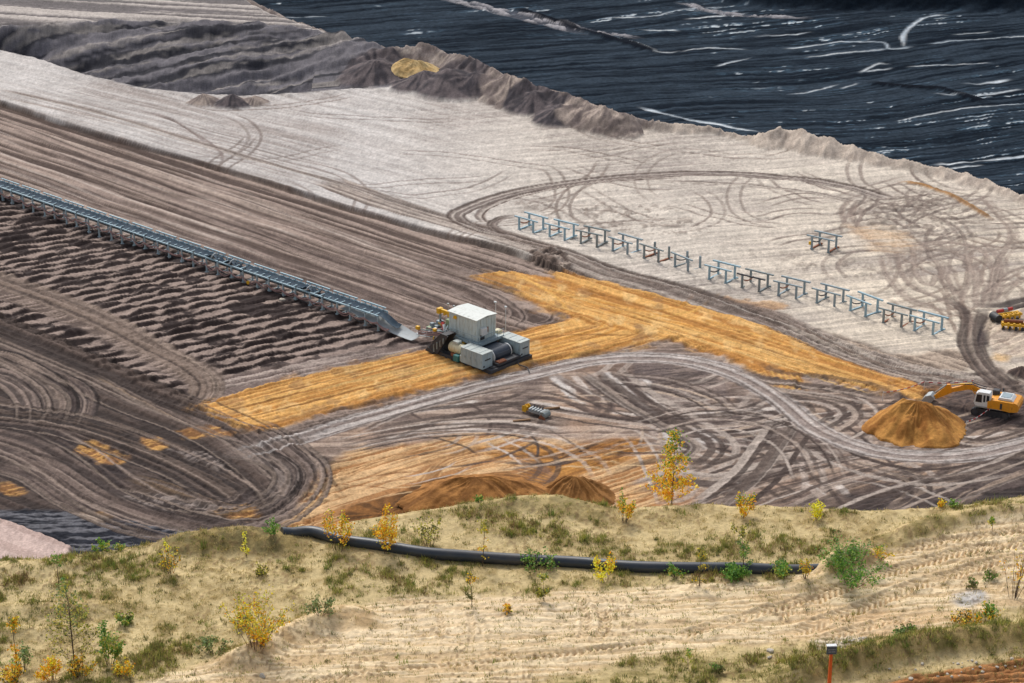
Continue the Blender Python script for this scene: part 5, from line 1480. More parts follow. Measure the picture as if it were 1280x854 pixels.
belt_strip(X0 - 2, XE, 0.02, 'carrying_belt', M['belt'], trough=.3, fn=belt_fn, y1=FW - .42)
belt_strip(X0 - 2, clen - 7, -.62, 'return_belt', M['black'], trough=.05, y0=.3, y1=FW - .3)


def ret_fn(x, t):
    k = max(0.0, (x - clen + 5) / 11.0)
    tw = sstep(.1, .9, np.array(k)).item()
    return -.55 * k - .5 * sstep(.3, 1, np.array(k)).item() + (t - .5) * .7 * math.sin(math.pi * min(k, 1))


belt_strip(clen - 7, clen + 6.0, -.72, 'turned_return_belt', M['beltpale'], trough=.10, fn=ret_fn, y0=-.15, y1=FW - .2)
for gx in cgaps:
    hd = MB()
    pts = [(gx - .9 + .25 * math.sin(a), -.02 + 1.0 * (1 - math.cos(a)) * .5, BT + .1 + .5 * math.sin(a)) for a in [math.pi * i / 8 for i in range(9)]]
    hd.tube(pts, .10, 6)
    hd.build('belt_joint_lip', M['beltpale'], conv, True)
for yk, zk, rr_, mk in ((-.28, 1.25, .07, 'pink'), (-.16, 1.0, .06, 'pink'), (.25, .62, .06, 'dark')):
    c = MB(); r_ = random.Random(int(yk * 100) + 50)
    pts = []
    for xm in xs_mod:
        for dx in (-2.3, 0):
            sg = r_.uniform(.15, .5) if r_.random() < .8 else .75
            for k in range(5):
                tt_ = k / 5
                pts.append((xm + dx + 2.4 * tt_ if dx < 0 else xm + 2.65 * tt_, yk + .05 * math.sin(xm + k), zk - sg * 4 * tt_ * (1 - tt_)))
    c.tube(pts, rr_, 5).build('hanging_cable', M[mk], conv, True)
yx = cloc(on_pit(312, 358)).x
MB().tube([(yx, -.42, .62), (yx, -.28, .62)], .26, 10).build('warning_disc', M['yellow'], conv)

# ------------------------------------------------------------------ the drive machine
O = on_pit(596, 450)
mrz = cang - R(2)
mz = min(zp(O.x, O.y), 0.0)
mach = thing('conveyor_drive_machine', 'large pale grey conveyor drive machine with boxy house, standing on the orange sand', 'mining machine', (O.x, O.y, mz), mrz)
L_, W_, Z0, Z1 = 4.75, 3.3, 2.45, 5.2
hs_ = MB(); hs_.box((-L_, 0, Z0), (0, W_, Z1), .03)
house = hs_.build('machine_house', M['house'], mach)
rf = MB(); rf.prism([(-.14, 0), (W_ / 2, .16), (W_ + .14, 0), (W_ + .14, .07), (W_ / 2, .24), (-.14, .07)], -.14, L_ + .14, Matrix.Translation((-L_, 0, Z1 + .004)) @ Matrix(((0, 1, 0, 0), (1, 0, 0, 0), (0, 0, 1, 0), (0, 0, 0, 1))))
rf.build('roof', M['roof'], house)
sm = MB()
for k in range(9):
    x = -L_ + .25 + k * (L_ - .5) / 8
    sm.box((x - .02, -.035, Z0 + .05), (x + .02, -.004, Z1 - .05))
for k in range(7):
    y = .25 + k * (W_ - .5) / 6
    sm.box((.004, y - .02, Z0 + .05), (.035, y + .02, Z1 - .05))
sm.build('cladding_ribs', M['house'], house)
rs_ = MB()
for k in range(1, 6):
    x = -L_ + k * L_ / 6
    rs_.box((x - .03, .1, Z1 + .09), (x + .03, W_ / 2 - .05, Z1 + .13), mat=Matrix.Translation((0, 0, .0)))
rs_.build('roof_seams', M['cabtop'], house)
# yellow blade-like marking high on the long wall
em = MB(); em.prism([(-4.05, Z1 - .75), (-3.85, Z1 - .32), (-3.55, Z1 - .22), (-3.3, Z1 - .38), (-3.38, Z1 - .62), (-3.55, Z1 - .78), (-3.72, Z1 - .68)], -.05, -.038)
em.build('yellow_emblem', M['yellow'], house)
ac = MB(); ac.box((.04, .55, Z0 + .75), (.5, 1.4, Z0 + 1.65), .03); ac.build('air_conditioner', M['white'], house)
MB().box((.04, 1.65, Z0 + .85), (.1, 1.95, Z0 + 1.5)).build('orange_door_plate', M['rust'], house)
MB().box((.02, .6, Z0 + .05), (.06, 1.3, Z0 + .7)).build('vent_opening', M['dark'], house)
# deck and rails round the house
dk = MB(); dk.box((-L_ - .2, -.7, Z0 - .22), (1.0, W_ + .5, Z0 - .01), .02); deck = dk.build('deck', M['bluegrey'], mach)
rl = MB()
path = [(-L_ - .15, -.65), (.95, -.65), (.95, W_ + .45)]
for (xa, ya), (xb, yb) in zip(path, path[1:]):
    for hgt in (.5, 1.0):
        rl.tube([(xa, ya, Z0 + hgt), (xb, yb, Z0 + hgt)], .03, 5)
    n = int(max(abs(xb - xa), abs(yb - ya)) / 1.0)
    for k in range(n + 1):
        x = xa + (xb - xa) * k / n; y = ya + (yb - ya) * k / n
        rl.tube([(x, y, Z0), (x, y, Z0 + 1.0)], .03, 5)
    rl.beam((xa, ya, Z0 + .07), (xb, yb, Z0 + .07), .02, .13)
rl.build('handrail', M['bluegrey'], deck)
un = MB()
for x in (-4.3, -2.2, -.2):
    for y in (.1, W_ - .1):
        un.box((x - .14, y - .14, .6), (x + .14, y + .14, Z0 - .22))
un.box((-4.6, .2, 1.55), (.5, W_ - .2, 2.1), .04)
un.build('underframe', M['dark'], mach)
# pontoon: the steel raft it is dragged on
pn_ = MB(); pn_.prism([(-5.4, .1), (-5.0, -.02), (3.9, -.02), (4.35, .1), (4.35, .5), (-5.4, .5)], -2.0, 5.2); pn_.build('pontoon', M['dark'], mach)
pd = MB(); pd.box((-4.6, -1.4, .5), (4.0, 5.0, .62)); pd.box((3.0, -.6, .62), (4.2, 3.4, .95), .03)
pd.build('pontoon_deck', M['dark'], mach)


def cabinet(x0, x1, y0, y1, z0, z1, lab):
    b = MB(); b.box((x0, y0, z0), (x1, y1, z1 - .08), .03)
    c = b.build('drive_cabinet', M['cabinet'], mach, label=lab)
    MB().box((x0 - .05, y0 - .05, z1 - .076), (x1 + .05, y1 + .05, z1), .02).build('lid', M['cabtop'], c)
    dl = MB()
    n = 4
    for k in range(1, n):
        x = x0 + (x1 - x0) * k / n
        dl.box((x - .015, y0 - .022, z0 + .1), (x + .015, y0 - .003, z1 - .15))
    for k in range(n):
        x = x0 + (x1 - x0) * (k + .8) / n
        dl.box((x - .02, y0 - .05, z0 + .8), (x + .02, y0 - .004, z0 + 1.1))
    for x in (x0 + .6, x0 + 1.6, x1 - .6):
        dl.box((x - .02, y0 + .05, z1 + .003), (x + .02, y1 - .05, z1 + .03))
    dl.build('door_seams', M['bluegrey'], c)
    MB().box((x1 + .003, y0 + (y1 - y0) * .25, z0 + (z1 - z0) * .5), (x1 + .03, y0 + (y1 - y0) * .8, z0 + (z1 - z0) * .58)).build('louvre', M['dark'], c)
    MB().box((x1 + .003, y0 + .15, z0 + .22), (x1 + .03, y0 + .4, z0 + .42)).build('rating_plate', M['dark'], c)


cabinet(-.2, 3.45, -2.55, -.8, .55, 2.55, 'left grey drive cabinet beside the cream motor')
cabinet(.35, 4.0, 3.45, 5.15, .55, 2.45, 'right grey drive cabinet behind the drum')
dr = MB(); dr.tube([(2.45, -.1, 1.35), (2.45, 2.7, 1.35)], .80, 28); drum = dr.build('drive_drum', M['drum'], mach, True)
for y in (-.22, 2.72):
    ri = MB(); ri.tube([(2.45, y - .06, 1.35), (2.45, y + .06, 1.35)], .86, 28); ri.build('white_rim', M['white'], drum, True)
sh = MB(); sh.tube([(2.45, -.8, 1.35), (2.45, 3.4, 1.35)], .22, 12); sh.tube([(2.45, 2.9, 1.35), (2.45, 3.3, 1.35)], .5, 14)
sh.build('shaft', M['dark'], drum, True)
bt2 = MB(); bt2.prism([(-1.6, 1.9), (2.1, 2.12), (2.75, 2.0), (3.2, 1.7), (3.3, 1.35), (3.22, 1.35), (3.1, 1.68), (2.7, 1.94), (2.1, 2.06), (-1.6, 1.84)], .15, 2.45)
bt2.build('drum_belt', M['drum'], mach)
mo = MB(); mo.tube([(-2.9, -1.35, 1.55), (-.85, -1.35, 1.55)], .66, 20); mo.tube([(-.9, -1.35, 1.55), (-.25, -1.35, 1.5)], .42, 16)
motor = mo.build('drive_motor', M['cream'], mach, True)
mr2_ = MB()
for x in (-2.75, -2.4, -1.9, -1.2):
    mr2_.tube([(x - .05, -1.35, 1.55), (x + .05, -1.35, 1.55)], .71, 20)
mr2_.build('motor_rings', M['cream'], motor, True)
mbx = MB(); mbx.box((-2.4, -1.75, 2.15), (-1.5, -1.0, 2.5), .03); mbx.build('terminal_box', M['cabtop'], motor)
mo2 = MB(); mo2.tube([(-1.6, W_ + 1.0, 1.9), (.2, W_ + 1.0, 1.8)], .6, 18); mo2.box((-.9, W_ + .5, 2.3), (-.1, W_ + 1.3, 2.75), .03); mo2.build('drive_motor', M['cream'], mach, True)
st = MB(); st.box((-2.6, -1.9, .5), (-.5, -.8, .95), .02); st.build('motor_bed', M['rust'], mach)
MB().box((-1.5, -2.6, .35), (-.65, -1.95, 1.15), .04).build('coolant_tank', M['teal'], mach)
MB().box((-.6, -2.35, .5), (-.25, -1.95, 1.3), .02).build('switch_box', M['cabtop'], mach)
# chute and cheeks where the belt is taken in
ch = MB()
ch.prism([(-6.6, .25), (-5.6, .1), (-4.6, .25), (-3.1, 2.6), (-2.8, 3.0), (-3.9, 3.0), (-5.4, 1.5)], -2.2, -2.05)
ch.prism([(-6.6, .25), (-5.6, .1), (-4.6, .25), (-3.1, 2.6), (-2.8, 3.0), (-3.9, 3.0), (-5.4, 1.5)], -.75, -.6)
ch.prism([(-5.5, 1.5), (-3.9, 3.02), (-3.0, 3.02), (-3.0, 3.1), (-3.95, 3.1), (-5.6, 1.55)], -2.2, -.6)
ch.prism([(-6.65, .2), (-5.3, .05), (-5.2, .5), (-6.2, .75)], -2.3, -.5)
chute = ch.build('intake_chute', M['dark'], mach)
cr = MB()
for k in range(4):
    x = -5.2 + k * .55
    cr.box((x, -2.32, .4 + k * .5), (x + .12, -2.2, 1.4 + k * .4))
cr.build('chute_ribs', M['dirty'], chute)
sc_ = MB()
for x, y in ((-3.0, -.5), (-3.3, -.2), (-2.9, -.1)):
    sc_.tube([(x, y, .5), (x, y, 2.2)], .1, 6)
sc_.beam((-3.4, -.6, 1.2), (-2.7, .2, 2.0), .1, .1)
sc_.build('brace_struts', M['rust'], mach)
# belt intake lattice reaching back to the conveyor
tr_ = MB()
for y in (-.6, 1.5):
    for za, zb in ((1.15, 2.15), (1.65, 2.7)):
        tr_.beam((-9.6, y, za), (-4.7, y, zb), .09, .12)
    for k in range(7):
        x = -9.5 + k * .78
        zl = 1.15 + (x + 9.6) * .204; zu = 1.65 + (x + 9.6) * .214
        tr_.beam((x, y, zl), (x, y, zu), .06, .06); tr_.beam((x, y, zl), (x + .78, y, zu + .16), .05, .05)
for k in range(7):
    x = -9.5 + k * .78
    tr_.beam((x, -.6, 1.2 + (x + 9.6) * .2), (x, 1.5, 1.2 + (x + 9.6) * .2), .07, .07)
truss = tr_.build('intake_truss', M['dirty'], mach)
hz_ = MB()
for k, (y, z, r) in enumerate(((-.75, 1.35, .09), (-.75, 1.6, .07), (1.62, 1.6, .09), (-.8, 1.15, .07), (.2, 1.75, .07))):
    hz_.tube([(-9.4, y, z), (-8, y, z + .2), (-6.4, y + .1, z + .6), (-5, y, z + .8), (-4, y + .2, z + .4)], r, 6)
hz_.build('hose_bundle', M['pink'], truss, True)
yb = MB()
for q in ((-9.7, -.8, 1.75, .5), (-6.6, -.85, 2.35, .4), (-5.7, -.8, .5, .3)):
    yb.box((q[0], q[1] - .2, q[2]), (q[0] + q[3], q[1] + .2, q[2] + q[3] * .9), .03)
yb.build('yellow_lamp_box', M['yellow'], truss)
bl = MB()
V = []; Fc = []
ys = [-.4, .1, .5, .9, 1.35]
prof = [(-10.4, .72), (-9.6, .62), (-8.8, .68), (-7.8, .92), (-6.4, 1.35), (-5.0, 1.75), (-3.5, 1.95), (-1.8, 2.0)]
for x, z in prof:
    for j, y in enumerate(ys):
        V.append((x, y, z + .1 * abs(j - 2)))
for x, z in prof:
    for j, y in enumerate(ys):
        V.append((x, y, z - .04 + .1 * abs(j - 2)))
nn_ = len(prof); m_ = len(ys)
for s in (0, 1):
    for i in range(nn_ - 1):
        for j in range(m_ - 1):
            q = (s * nn_ * m_ + i * m_ + j, s * nn_ * m_ + (i + 1) * m_ + j, s * nn_ * m_ + (i + 1) * m_ + j + 1, s * nn_ * m_ + i * m_ + j + 1)
            Fc.append(q)
bl.add(V, Fc); bl.build('intake_belt', M['beltpale'], mach, True)
# clutter behind the house: hoist, hydraulic sets, cable reel
ho = MB(); ho.box((-8.4, 1.6, 3.75), (-6.0, 1.95, 4.2), .03); ho.box((-8.4, 1.4, 3.55), (-7.9, 2.15, 4.25), .03); ho.box((-7.3, 1.5, 3.6), (-7.0, 2.05, 3.76)); ho.box((-6.6, 1.5, 3.6), (-6.3, 2.05, 3.76))
hoist = ho.build('yellow_hoist_beam', M['yellow'], mach)
hp = MB(); hp.box((-8.2, 1.7, .5), (-8.0, 1.9, 3.75)); hp.box((-6.4, 1.7, .5), (-6.2, 1.9, 3.75)); hp.beam((-8.1, 1.8, .6), (-6.2, 1.8, 3.6), .1, .1)
hp.build('hoist_post', M['bluegrey'], hoist)
MB().box((-6.3, .9, 2.2), (-5.2, 2.2, 3.5), .05).build('hydraulic_tank', M['green'], mach)
rd = MB(); rd.beam((-6.7, .75, 3.0), (-5.9, .3, 2.3), .35, .25); rd.build('red_strut', M['red'], mach)
wt_ = MB(); wt_.beam((-6.2, .45, 2.9), (-5.5, .05, 2.1), .22, .32); wt_.box((-6.4, 2.9, 2.9), (-6.0, 3.4, 3.2), .03); wt_.build('white_strut', M['white'], mach)
rcl = random.Random(4)
for k in range(64):
    x = rcl.uniform(-9.0, -4.9); y = rcl.uniform(-.6, 2.8); z = rcl.uniform(.9, 2.2) + (x + 9) * .2
    if k % 3:
        MB().beam((x, y, z), (x + rcl.uniform(-.9, .9), y + rcl.uniform(-.9, .9), z + rcl.uniform(-.5, .7)), .12, .13).build('pipe_run', M[rcl.choice(['bluegrey', 'dark', 'pink', 'dirty', 'cream', 'yellow', 'dark'])], mach)
    else:
        q = rcl.uniform(.15, .38); MB().box((x - q, y - q, z - q), (x + q, y + q, z + q), .02).build('valve_box', M[rcl.choice(['bluegrey', 'green', 'white', 'dark'])], mach)
pl_ = MB(); pl_.box((-7.6, -.2, 1.05), (-4.7, 3.3, 1.2)); pl_.box((-7.2, .2, .3), (-6.8, .6, 1.05)); pl_.box((-7.2, 2.6, .3), (-6.8, 3.0, 1.05)); pl_.build('rear_platform', M['dark'], mach)
mp_ = MB()
for x, y, z in ((-7.5, 2.6, 4.6), (-7.2, 3.3, 4.2)):
    mp_.tube([(x, y, 1.2), (x, y, z)], .04, 5); mp_.box((x - .16, y - .1, z), (x + .16, y + .1, z + .18), .02)
mp_.build('lamp_mast', M['grey'], mach)
lp2 = MB(); lp2.tube([(-2.4, W_ + 2.5, .4), (-2.4, W_ + 2.5, 5.4)], .04, 5); lp2.box((-2.65, W_ + 2.4, 5.3), (-2.25, W_ + 2.6, 5.48), .02); lp2.tube([(-.6, W_ + 2.4, .4), (-.6, W_ + 2.4, 5.2)], .04, 5); lp2.box((-.75, W_ + 2.3, 5.2), (-.4, W_ + 2.5, 5.38), .02)
lp2.build('lamp_mast', M['white'], mach)
jb = MB()
for k in range(14):
    x = rcl.uniform(-1.5, 1.6); y = rcl.uniform(W_ + .3, W_ + 1.1); z = rcl.uniform(.9, 2.0); s = rcl.uniform(.12, .3)
    jb.box((x - s, y - s, z - s), (x + s, y + s, z + s), .02)
jb.build('gearbox_parts', M['rust'], mach)
ld = MB()
for y in (-.95, -.55):
    ld.tube([(.95, y, .6), (.75, y, Z0)], .035, 5)
for k in range(7):
    t_ = k / 6
    ld.tube([(.95 - .2 * t_, -.95, .7 + (Z0 - .8) * t_), (.95 - .2 * t_, -.55, .7 + (Z0 - .8) * t_)], .025, 5)
ld.build('ladder', M['yellow'], deck)
for k in range(9):
    x = rcl.uniform(-2.5, 2.0); y = rcl.uniform(-.5, 3.3)
    MB().tube([(x, y, .7), (x + rcl.uniform(-.4, .4), y + .3, 1.2), (x + rcl.uniform(-.8, .8), y + .5, 1.9 + rcl.uniform(-.4, .2))], .06, 6).build('hose', M[rcl.choice(['dark', 'pink', 'black'])], mach, True)
for k in range(4):
    MB().box((-4.2 + k * 1.05, -.66, Z0 - .6), (-3.6 + k * 1.05, -.3, Z0 - .24), .03).build('cable_box', M[['cabtop', 'dark', 'yellow', 'cabinet'][k]], mach)
MB().tube([(3.9, 3.0, .75), (4.7, 2.4, .15), (6.0, 2.6, .06), (7.2, 1.7, .06)], .07, 6).build('trailing_cable', M['dark'], mach, True)
tb_ = MB()
for k in range(6):
    tb_.box((3.55 + .05 * (k % 2), -.4 + k * .22, .96), (4.25, -.26 + k * .22, 1.12))
tb_.build('red_bolster', M['rust'], mach)

# ------------------------------------------------------------------ excavator
E = on_pit(1240, 516)
ex = thing('excavator', 'yellow crawler excavator with white cab digging behind the orange sand pile', 'excavator', (E.x, E.y, E.z - .1), R(156))
# local +x is the way it faces
for y in (-1.05, 1.05):
    tk = MB()
    prof = [(-2.25, .45), (-2.1, .15), (-1.8, 0), (1.8, 0), (2.1, .15), (2.25, .45), (2.1, .75), (1.8, .9), (-1.8, .9), (-2.1, .75)]
    tk.prism(prof, y - .28, y + .28)
    for k in range(16):
        x = -1.85 + k * .247
        tk.box((x - .04, y - .30, .9), (x + .04, y + .30, .94)); tk.box((x - .04, y - .30, -.04), (x + .04, y + .30, 0))
    trk = tk.build('crawler_track', M['black'], ex)
    wh = MB()
    for x in (-1.75, 1.75):
        wh.tube([(x, y - .32, .45), (x, y + .32, .45)], .33, 14)
    for k in range(5):
        wh.tube([(-1.1 + k * .55, y - .31, .22), (-1.1 + k * .55, y + .31, .22)], .15, 10)
    wh.build('track_wheels', M['dark'], trk, True)
uc_ = MB(); uc_.box((-1.2, -.8, .35), (1.2, .8, .85), .05); uc_.tube([(0, 0, .85), (0, 0, 1.08)], .75, 18); uc_.build('undercarriage', M['dark'], ex)
bd = MB(); bd.box((-2.2, -1.4, 1.1), (1.75, 1.4, 1.3), .03)
base = bd.build('turntable_frame', M['grey'], ex)
hb = MB(); hb.prism([(-2.95, 1.2), (-2.2, 1.08), (-1.0, 1.2), (.35, 1.2), (.35, 2.05), (-.4, 2.25), (-2.5, 2.25), (-2.95, 1.95)], -1.42, 1.42)
body = hb.build('engine_housing', M['orange'], ex)
cwt = MB(); cwt.prism([(-3.15, 1.25), (-2.6, 1.12), (-2.58, 2.3), (-3.0, 2.2), (-3.2, 1.95)], -1.40, 1.40); cwt.build('counterweight', M['orange'], body)
MB().box((-1.35, 1.424, 1.3), (-1.1, 1.45, 2.0)).build('side_grille', M['dark'], body)
MB().box((-2.5, 1.424, 1.45), (-2.46, 1.44, 1.75)).build('panel_seam', M['dark'], body)
hdk = MB(); hdk.prism([(-2.5, 2.26), (-.7, 2.26), (-.85, 2.55), (-2.2, 2.55)], -.85, 1.0); hdk.build('engine_cover', M['white'], body)
MB().box((-2.1, -.6, 2.556), (-1.0, .75, 2.60), .01).build('cover_grille', M['bluegrey'], body)
exh = MB(); exh.tube([(-.9, -1.0, 2.2), (-.9, -1.0, 2.95)], .09, 8); exh.box((-.55, -1.1, 2.05), (.2, -.4, 2.75), .04); exh.build('exhaust_stack', M['dark'], body)
cb = MB(); cb.prism([(.1, 1.3), (1.75, 1.3), (1.95, 1.7), (1.75, 2.75), (1.45, 2.95), (.2, 2.95), (.05, 2.7)], .42, 1.38)
cab = cb.build('cab', M['white'], ex)
gl = MB()
gl.prism([(1.02, 1.75), (1.75, 1.75), (1.62, 2.68), (1.02, 2.72)], 1.384, 1.40)
gl.prism([(.62, 1.85), (.86, 1.85), (.86, 2.7), (.62, 2.7)], 1.384, 1.40)
gl.prism([(.16, 1.95), (.5, 1.95), (.5, 2.72), (.18, 2.68)], 1.384, 1.40)
gl.prism([(.6, 1.9), (1.7, 1.9), (1.6, 2.7), (.6, 2.7)], .40, .416)
gl.add([(1.96, .5, 1.75), (1.96, 1.3, 1.75), (1.775, 1.3, 2.72), (1.775, .5, 2.72)], [(0, 1, 2, 3)])
gl.build('windows', M['glass'], cab)
MB().box((.15, .40, 2.954), (1.5, 1.40, 3.0), .02).build('cab_roof', M['white'], cab)
# boom: cranked box section
bm_ = MB()
prof = [(.5, 1.6), (.75, 1.3), (1.1, 1.5), (2.2, 2.35), (2.9, 2.45), (5.0, 1.7), (5.2, 1.9), (5.1, 2.15), (3.0, 3.05), (2.25, 3.05), (1.4, 2.5)]
bm_.prism(prof, -.55, -.12)
boom = bm_.build('boom', M['orange'], ex)
cyl = MB()
for y in (-.68, .0):
    cyl.tube([(1.4, y, 1.35), (2.1, y, 2.2)], .12, 10); cyl.tube([(2.1, y, 2.1), (2.6, y, 2.7)], .07, 8)
cyl.build('boom_cylinder', M['orange'], boom, True)
c2 = MB(); c2.tube([(2.6, -.33, 3.15), (4.0, -.33, 2.85)], .12, 10); c2.tube([(4.0, -.33, 2.85), (5.3, -.33, 2.55)], .07, 8); c2.build('arm_cylinder', M['yellow'], boom, True)
hsb = MB(); hsb.tube([(.9, -.05, 2.9), (1.6, -.05, 2.95), (2.5, -.05, 3.2), (3.4, -.1, 3.05)], .06, 6); hsb.tube([(.9, -.6, 2.9), (1.7, -.6, 3.0), (2.6, -.6, 3.2), (3.3, -.5, 3.05)], .06, 6); hsb.build('hydraulic_hoses', M['dark'], boom, True)
ar = MB(); ar.prism([(4.75, 1.75), (5.15, 2.65), (5.5, 2.6), (5.75, 2.15), (7.1, .75), (6.95, .5), (6.6, .6)], -.5, -.17)
arm = ar.build('arm', M['orange'], ex)
c3 = MB(); c3.tube([(5.5, -.33, 2.55), (6.3, -.33, 1.8)], .10, 8); c3.tube([(6.3, -.33, 1.8), (7.0, -.33, 1.2)], .06, 8); c3.build('bucket_cylinder', M['grey'], arm, True)
bk = MB()
prof = [(6.7, .75), (7.2, 1.15), (7.75, .95), (8.15, .45), (8.1, -.05), (7.6, -.3), (7.35, -.25), (7.75, .1), (7.7, .4), (7.4, .6)]
bk.prism(prof, -1.0, .35)
bk.prism([(6.75, .7), (7.2, 1.1), (7.75, .9), (8.1, .4), (8.05, 0), (7.6, -.25), (7.2, .0)], -1.04, -1.0); bk.prism([(6.75, .7), (7.2, 1.1), (7.75, .9), (8.1, .4), (8.05, 0), (7.6, -.25), (7.2, .0)], .35, .39)
bucket = bk.build('bucket', M['grey'], arm)
bt_ = MB()
for k in range(5):
    y = -.92 + k * .3
    bt_.prism([(7.62, -.32), (7.3, -.42), (7.15, -.3), (7.4, -.22)], y, y + .12)
bt_.build('bucket_teeth', M['dark'], bucket)

# ------------------------------------------------------------------ barrier tape
def tape(pts, label, hgt=1.05):
    t = thing('barrier_tape', label, 'barrier tape', pts[0], 0, None)
    o0 = pts[0]
    V = []; Fc = []; tint = []
    s = 0
    red = S(206, 64, 62); wht = S(232, 226, 224)
    for (a, b) in zip(pts, pts[1:]):
        n = max(4, int((b - a).length / .25))
        for k in range(n):
            p = a.lerp(b, k / n) - o0; q = a.lerp(b, (k + 1) / n) - o0
            sp, sq = k / n, (k + 1) / n
            zp_ = hgt - .25 * 4 * sp * (1 - sp); zq = hgt - .25 * 4 * sq * (1 - sq)
            base_ = len(V)
            nrm_ = Vector((-(b - a).y, (b - a).x, 0)).normalized() * .012
            for w_, z_ in ((p, zp_), (q, zq)):
                for sg in (1, -1):
                    V += [tuple(w_ + Vector((0, 0, z_ - .06)) + nrm_ * sg), tuple(w_ + Vector((0, 0, z_ + .06)) + nrm_ * sg)]
            c = red if int(s) % 2 else wht
            s += .5
            tint += [c] * 8
            i = base_
            Fc += [(i, i + 4, i + 5, i + 1), (i + 2, i + 3, i + 7, i + 6), (i + 1, i + 5, i + 7, i + 3), (i, i + 2, i + 6, i + 4)]
    mesh_np('tape_band', V, Fc, M['tape'], np.array(tint), t)
    for p in pts:
        q = p - o0
        MB().tube([(q.x, q.y, -.1), (q.x + .03, q.y, hgt + .1)], .035, 6).build('tape_post', M['white'], t)


tape([on_pit(1103, 501), on_pit(1155, 486), on_pit(1216, 486)], 'red and white barrier tape on posts behind the excavator and sand pile')
tape([on_pit(1207, 538), on_pit(1236, 521)], 'short red and white barrier tape in front of the excavator tracks')

# ------------------------------------------------------------------ scrap: roller station in the middle of the floor
D = on_pit(671, 519)
rsn = thing('roller_station', 'broken grey roller station with a yellow bracket lying on the brown ground', 'machine part', D, R(-38))
b = MB(); b.box((-.9, -.45, .35), (.95, .45, .6), .03)
for k in range(5):
    b.box((-.85 + k * .4, -.5, .6), (-.62 + k * .4, .5, .8), .03)
fr_ = b.build('grey_frame', M['grey'], rsn)
b = MB()
for k in range(4):
    b.tube([(-.66 + k * .4, .35, .82), (-.66 + k * .4, .5, .95)], .09, 8)
b.build('bearing_blocks', M['dark'], fr_)
MB().tube([(1.2, -.55, .42), (1.2, .55, .42)], .42, 16).build('drum', M['dirty'], rsn, True)
b = MB(); b.prism([(-1.9, .1), (-1.4, .1), (-1.15, .8), (-1.4, 1.0), (-1.9, .75)], -.35, -.2); b.prism([(-1.9, .1), (-1.4, .1), (-1.15, .8), (-1.4, 1.0), (-1.9, .75)], .2, .35); b.box((-1.8, -.2, .55), (-1.3, .2, .75), .02)
b.build('yellow_bracket', M['yellow'], rsn)
MB().prism([(.7, 0), (1.7, 0), (1.55, .3), (1.0, .5)], -.7, -.58).build('side_plate', M['rust'], rsn)
p = on_pit(651, 527)
tag(MB().add(*(lambda q: (q.v, q.f))(MB().beam((-.9, -.1, .1), (1.1, .25, .16), .22, .16))).build('timber_beam', M['wood'], None), 'short timber beam lying left of the broken roller station', 'timber').location = p
p = on_pit(688, 512)
tag(MB().beam((-1.0, -.2, .12), (1.1, .2, .2), .2, .18).build('timber_beam', M['wood'], None), 'timber beam lying right behind the broken roller station', 'timber').location = p

# ------------------------------------------------------------------ yellow pulley carriages at the right edge
for (u, v, rz, lab, mir) in ((1259, 398, R(22), 'yellow pulley carriage with black drum and red tube at the right edge, farther one', 1), (1266, 411, R(-14), 'yellow pulley carriage with black drum on its right end at the right edge, nearer one', -1)):
    p = on_pit(u, v)
    t = thing('pulley_carriage', lab, 'machine part', p, rz, 'yellow pulley carriages parked at the right edge')
    b = MB()
    for y in (-.42, .42):
        b.beam((-1.5, y, .62), (1.9, y, .62), .2, .26)
    for k in range(5):
        x = -1.3 + k * .72
        b.box((x - .09, -.42, .52), (x + .09, .42, .72)); b.box((x - .09, -.5, .1), (x + .09, -.34, .5)); b.box((x - .09, .34, .1), (x + .09, .5, .5))
        b.box((x - .14, -.56, .74), (x + .14, -.3, .9), .02)
    b.build('yellow_frame', M['yellow'], t)
    xd = -1.75 if mir > 0 else 1.95
    MB().tube([(xd, -.75, .55), (xd, .75, .55)], .52, 18).build('drum', M['black'], t, True)
    if mir > 0:
        b = MB(); b.tube([(-1.0, .85, .9), (1.3, .95, .95)], .22, 12); b.build('red_tube', M['red'], t, True)
        MB().tube([(-.1, .88, .92), (.5, .91, .93)], .26, 12).build('tube_sleeve', M['grey'], t, True)
    else:
        MB().tube([(-1.2, .2, .95), (1.2, .25, .95)], .2, 12).build('rusty_tube', M['rust'], t, True)
    b = MB()
    for k in range(4):
        b.tube([(-1.2 + k * .8, -.62, .12), (-1.2 + k * .8, .62, .12)], .16, 10)
    b.build('rollers', M['dark'], t, True)

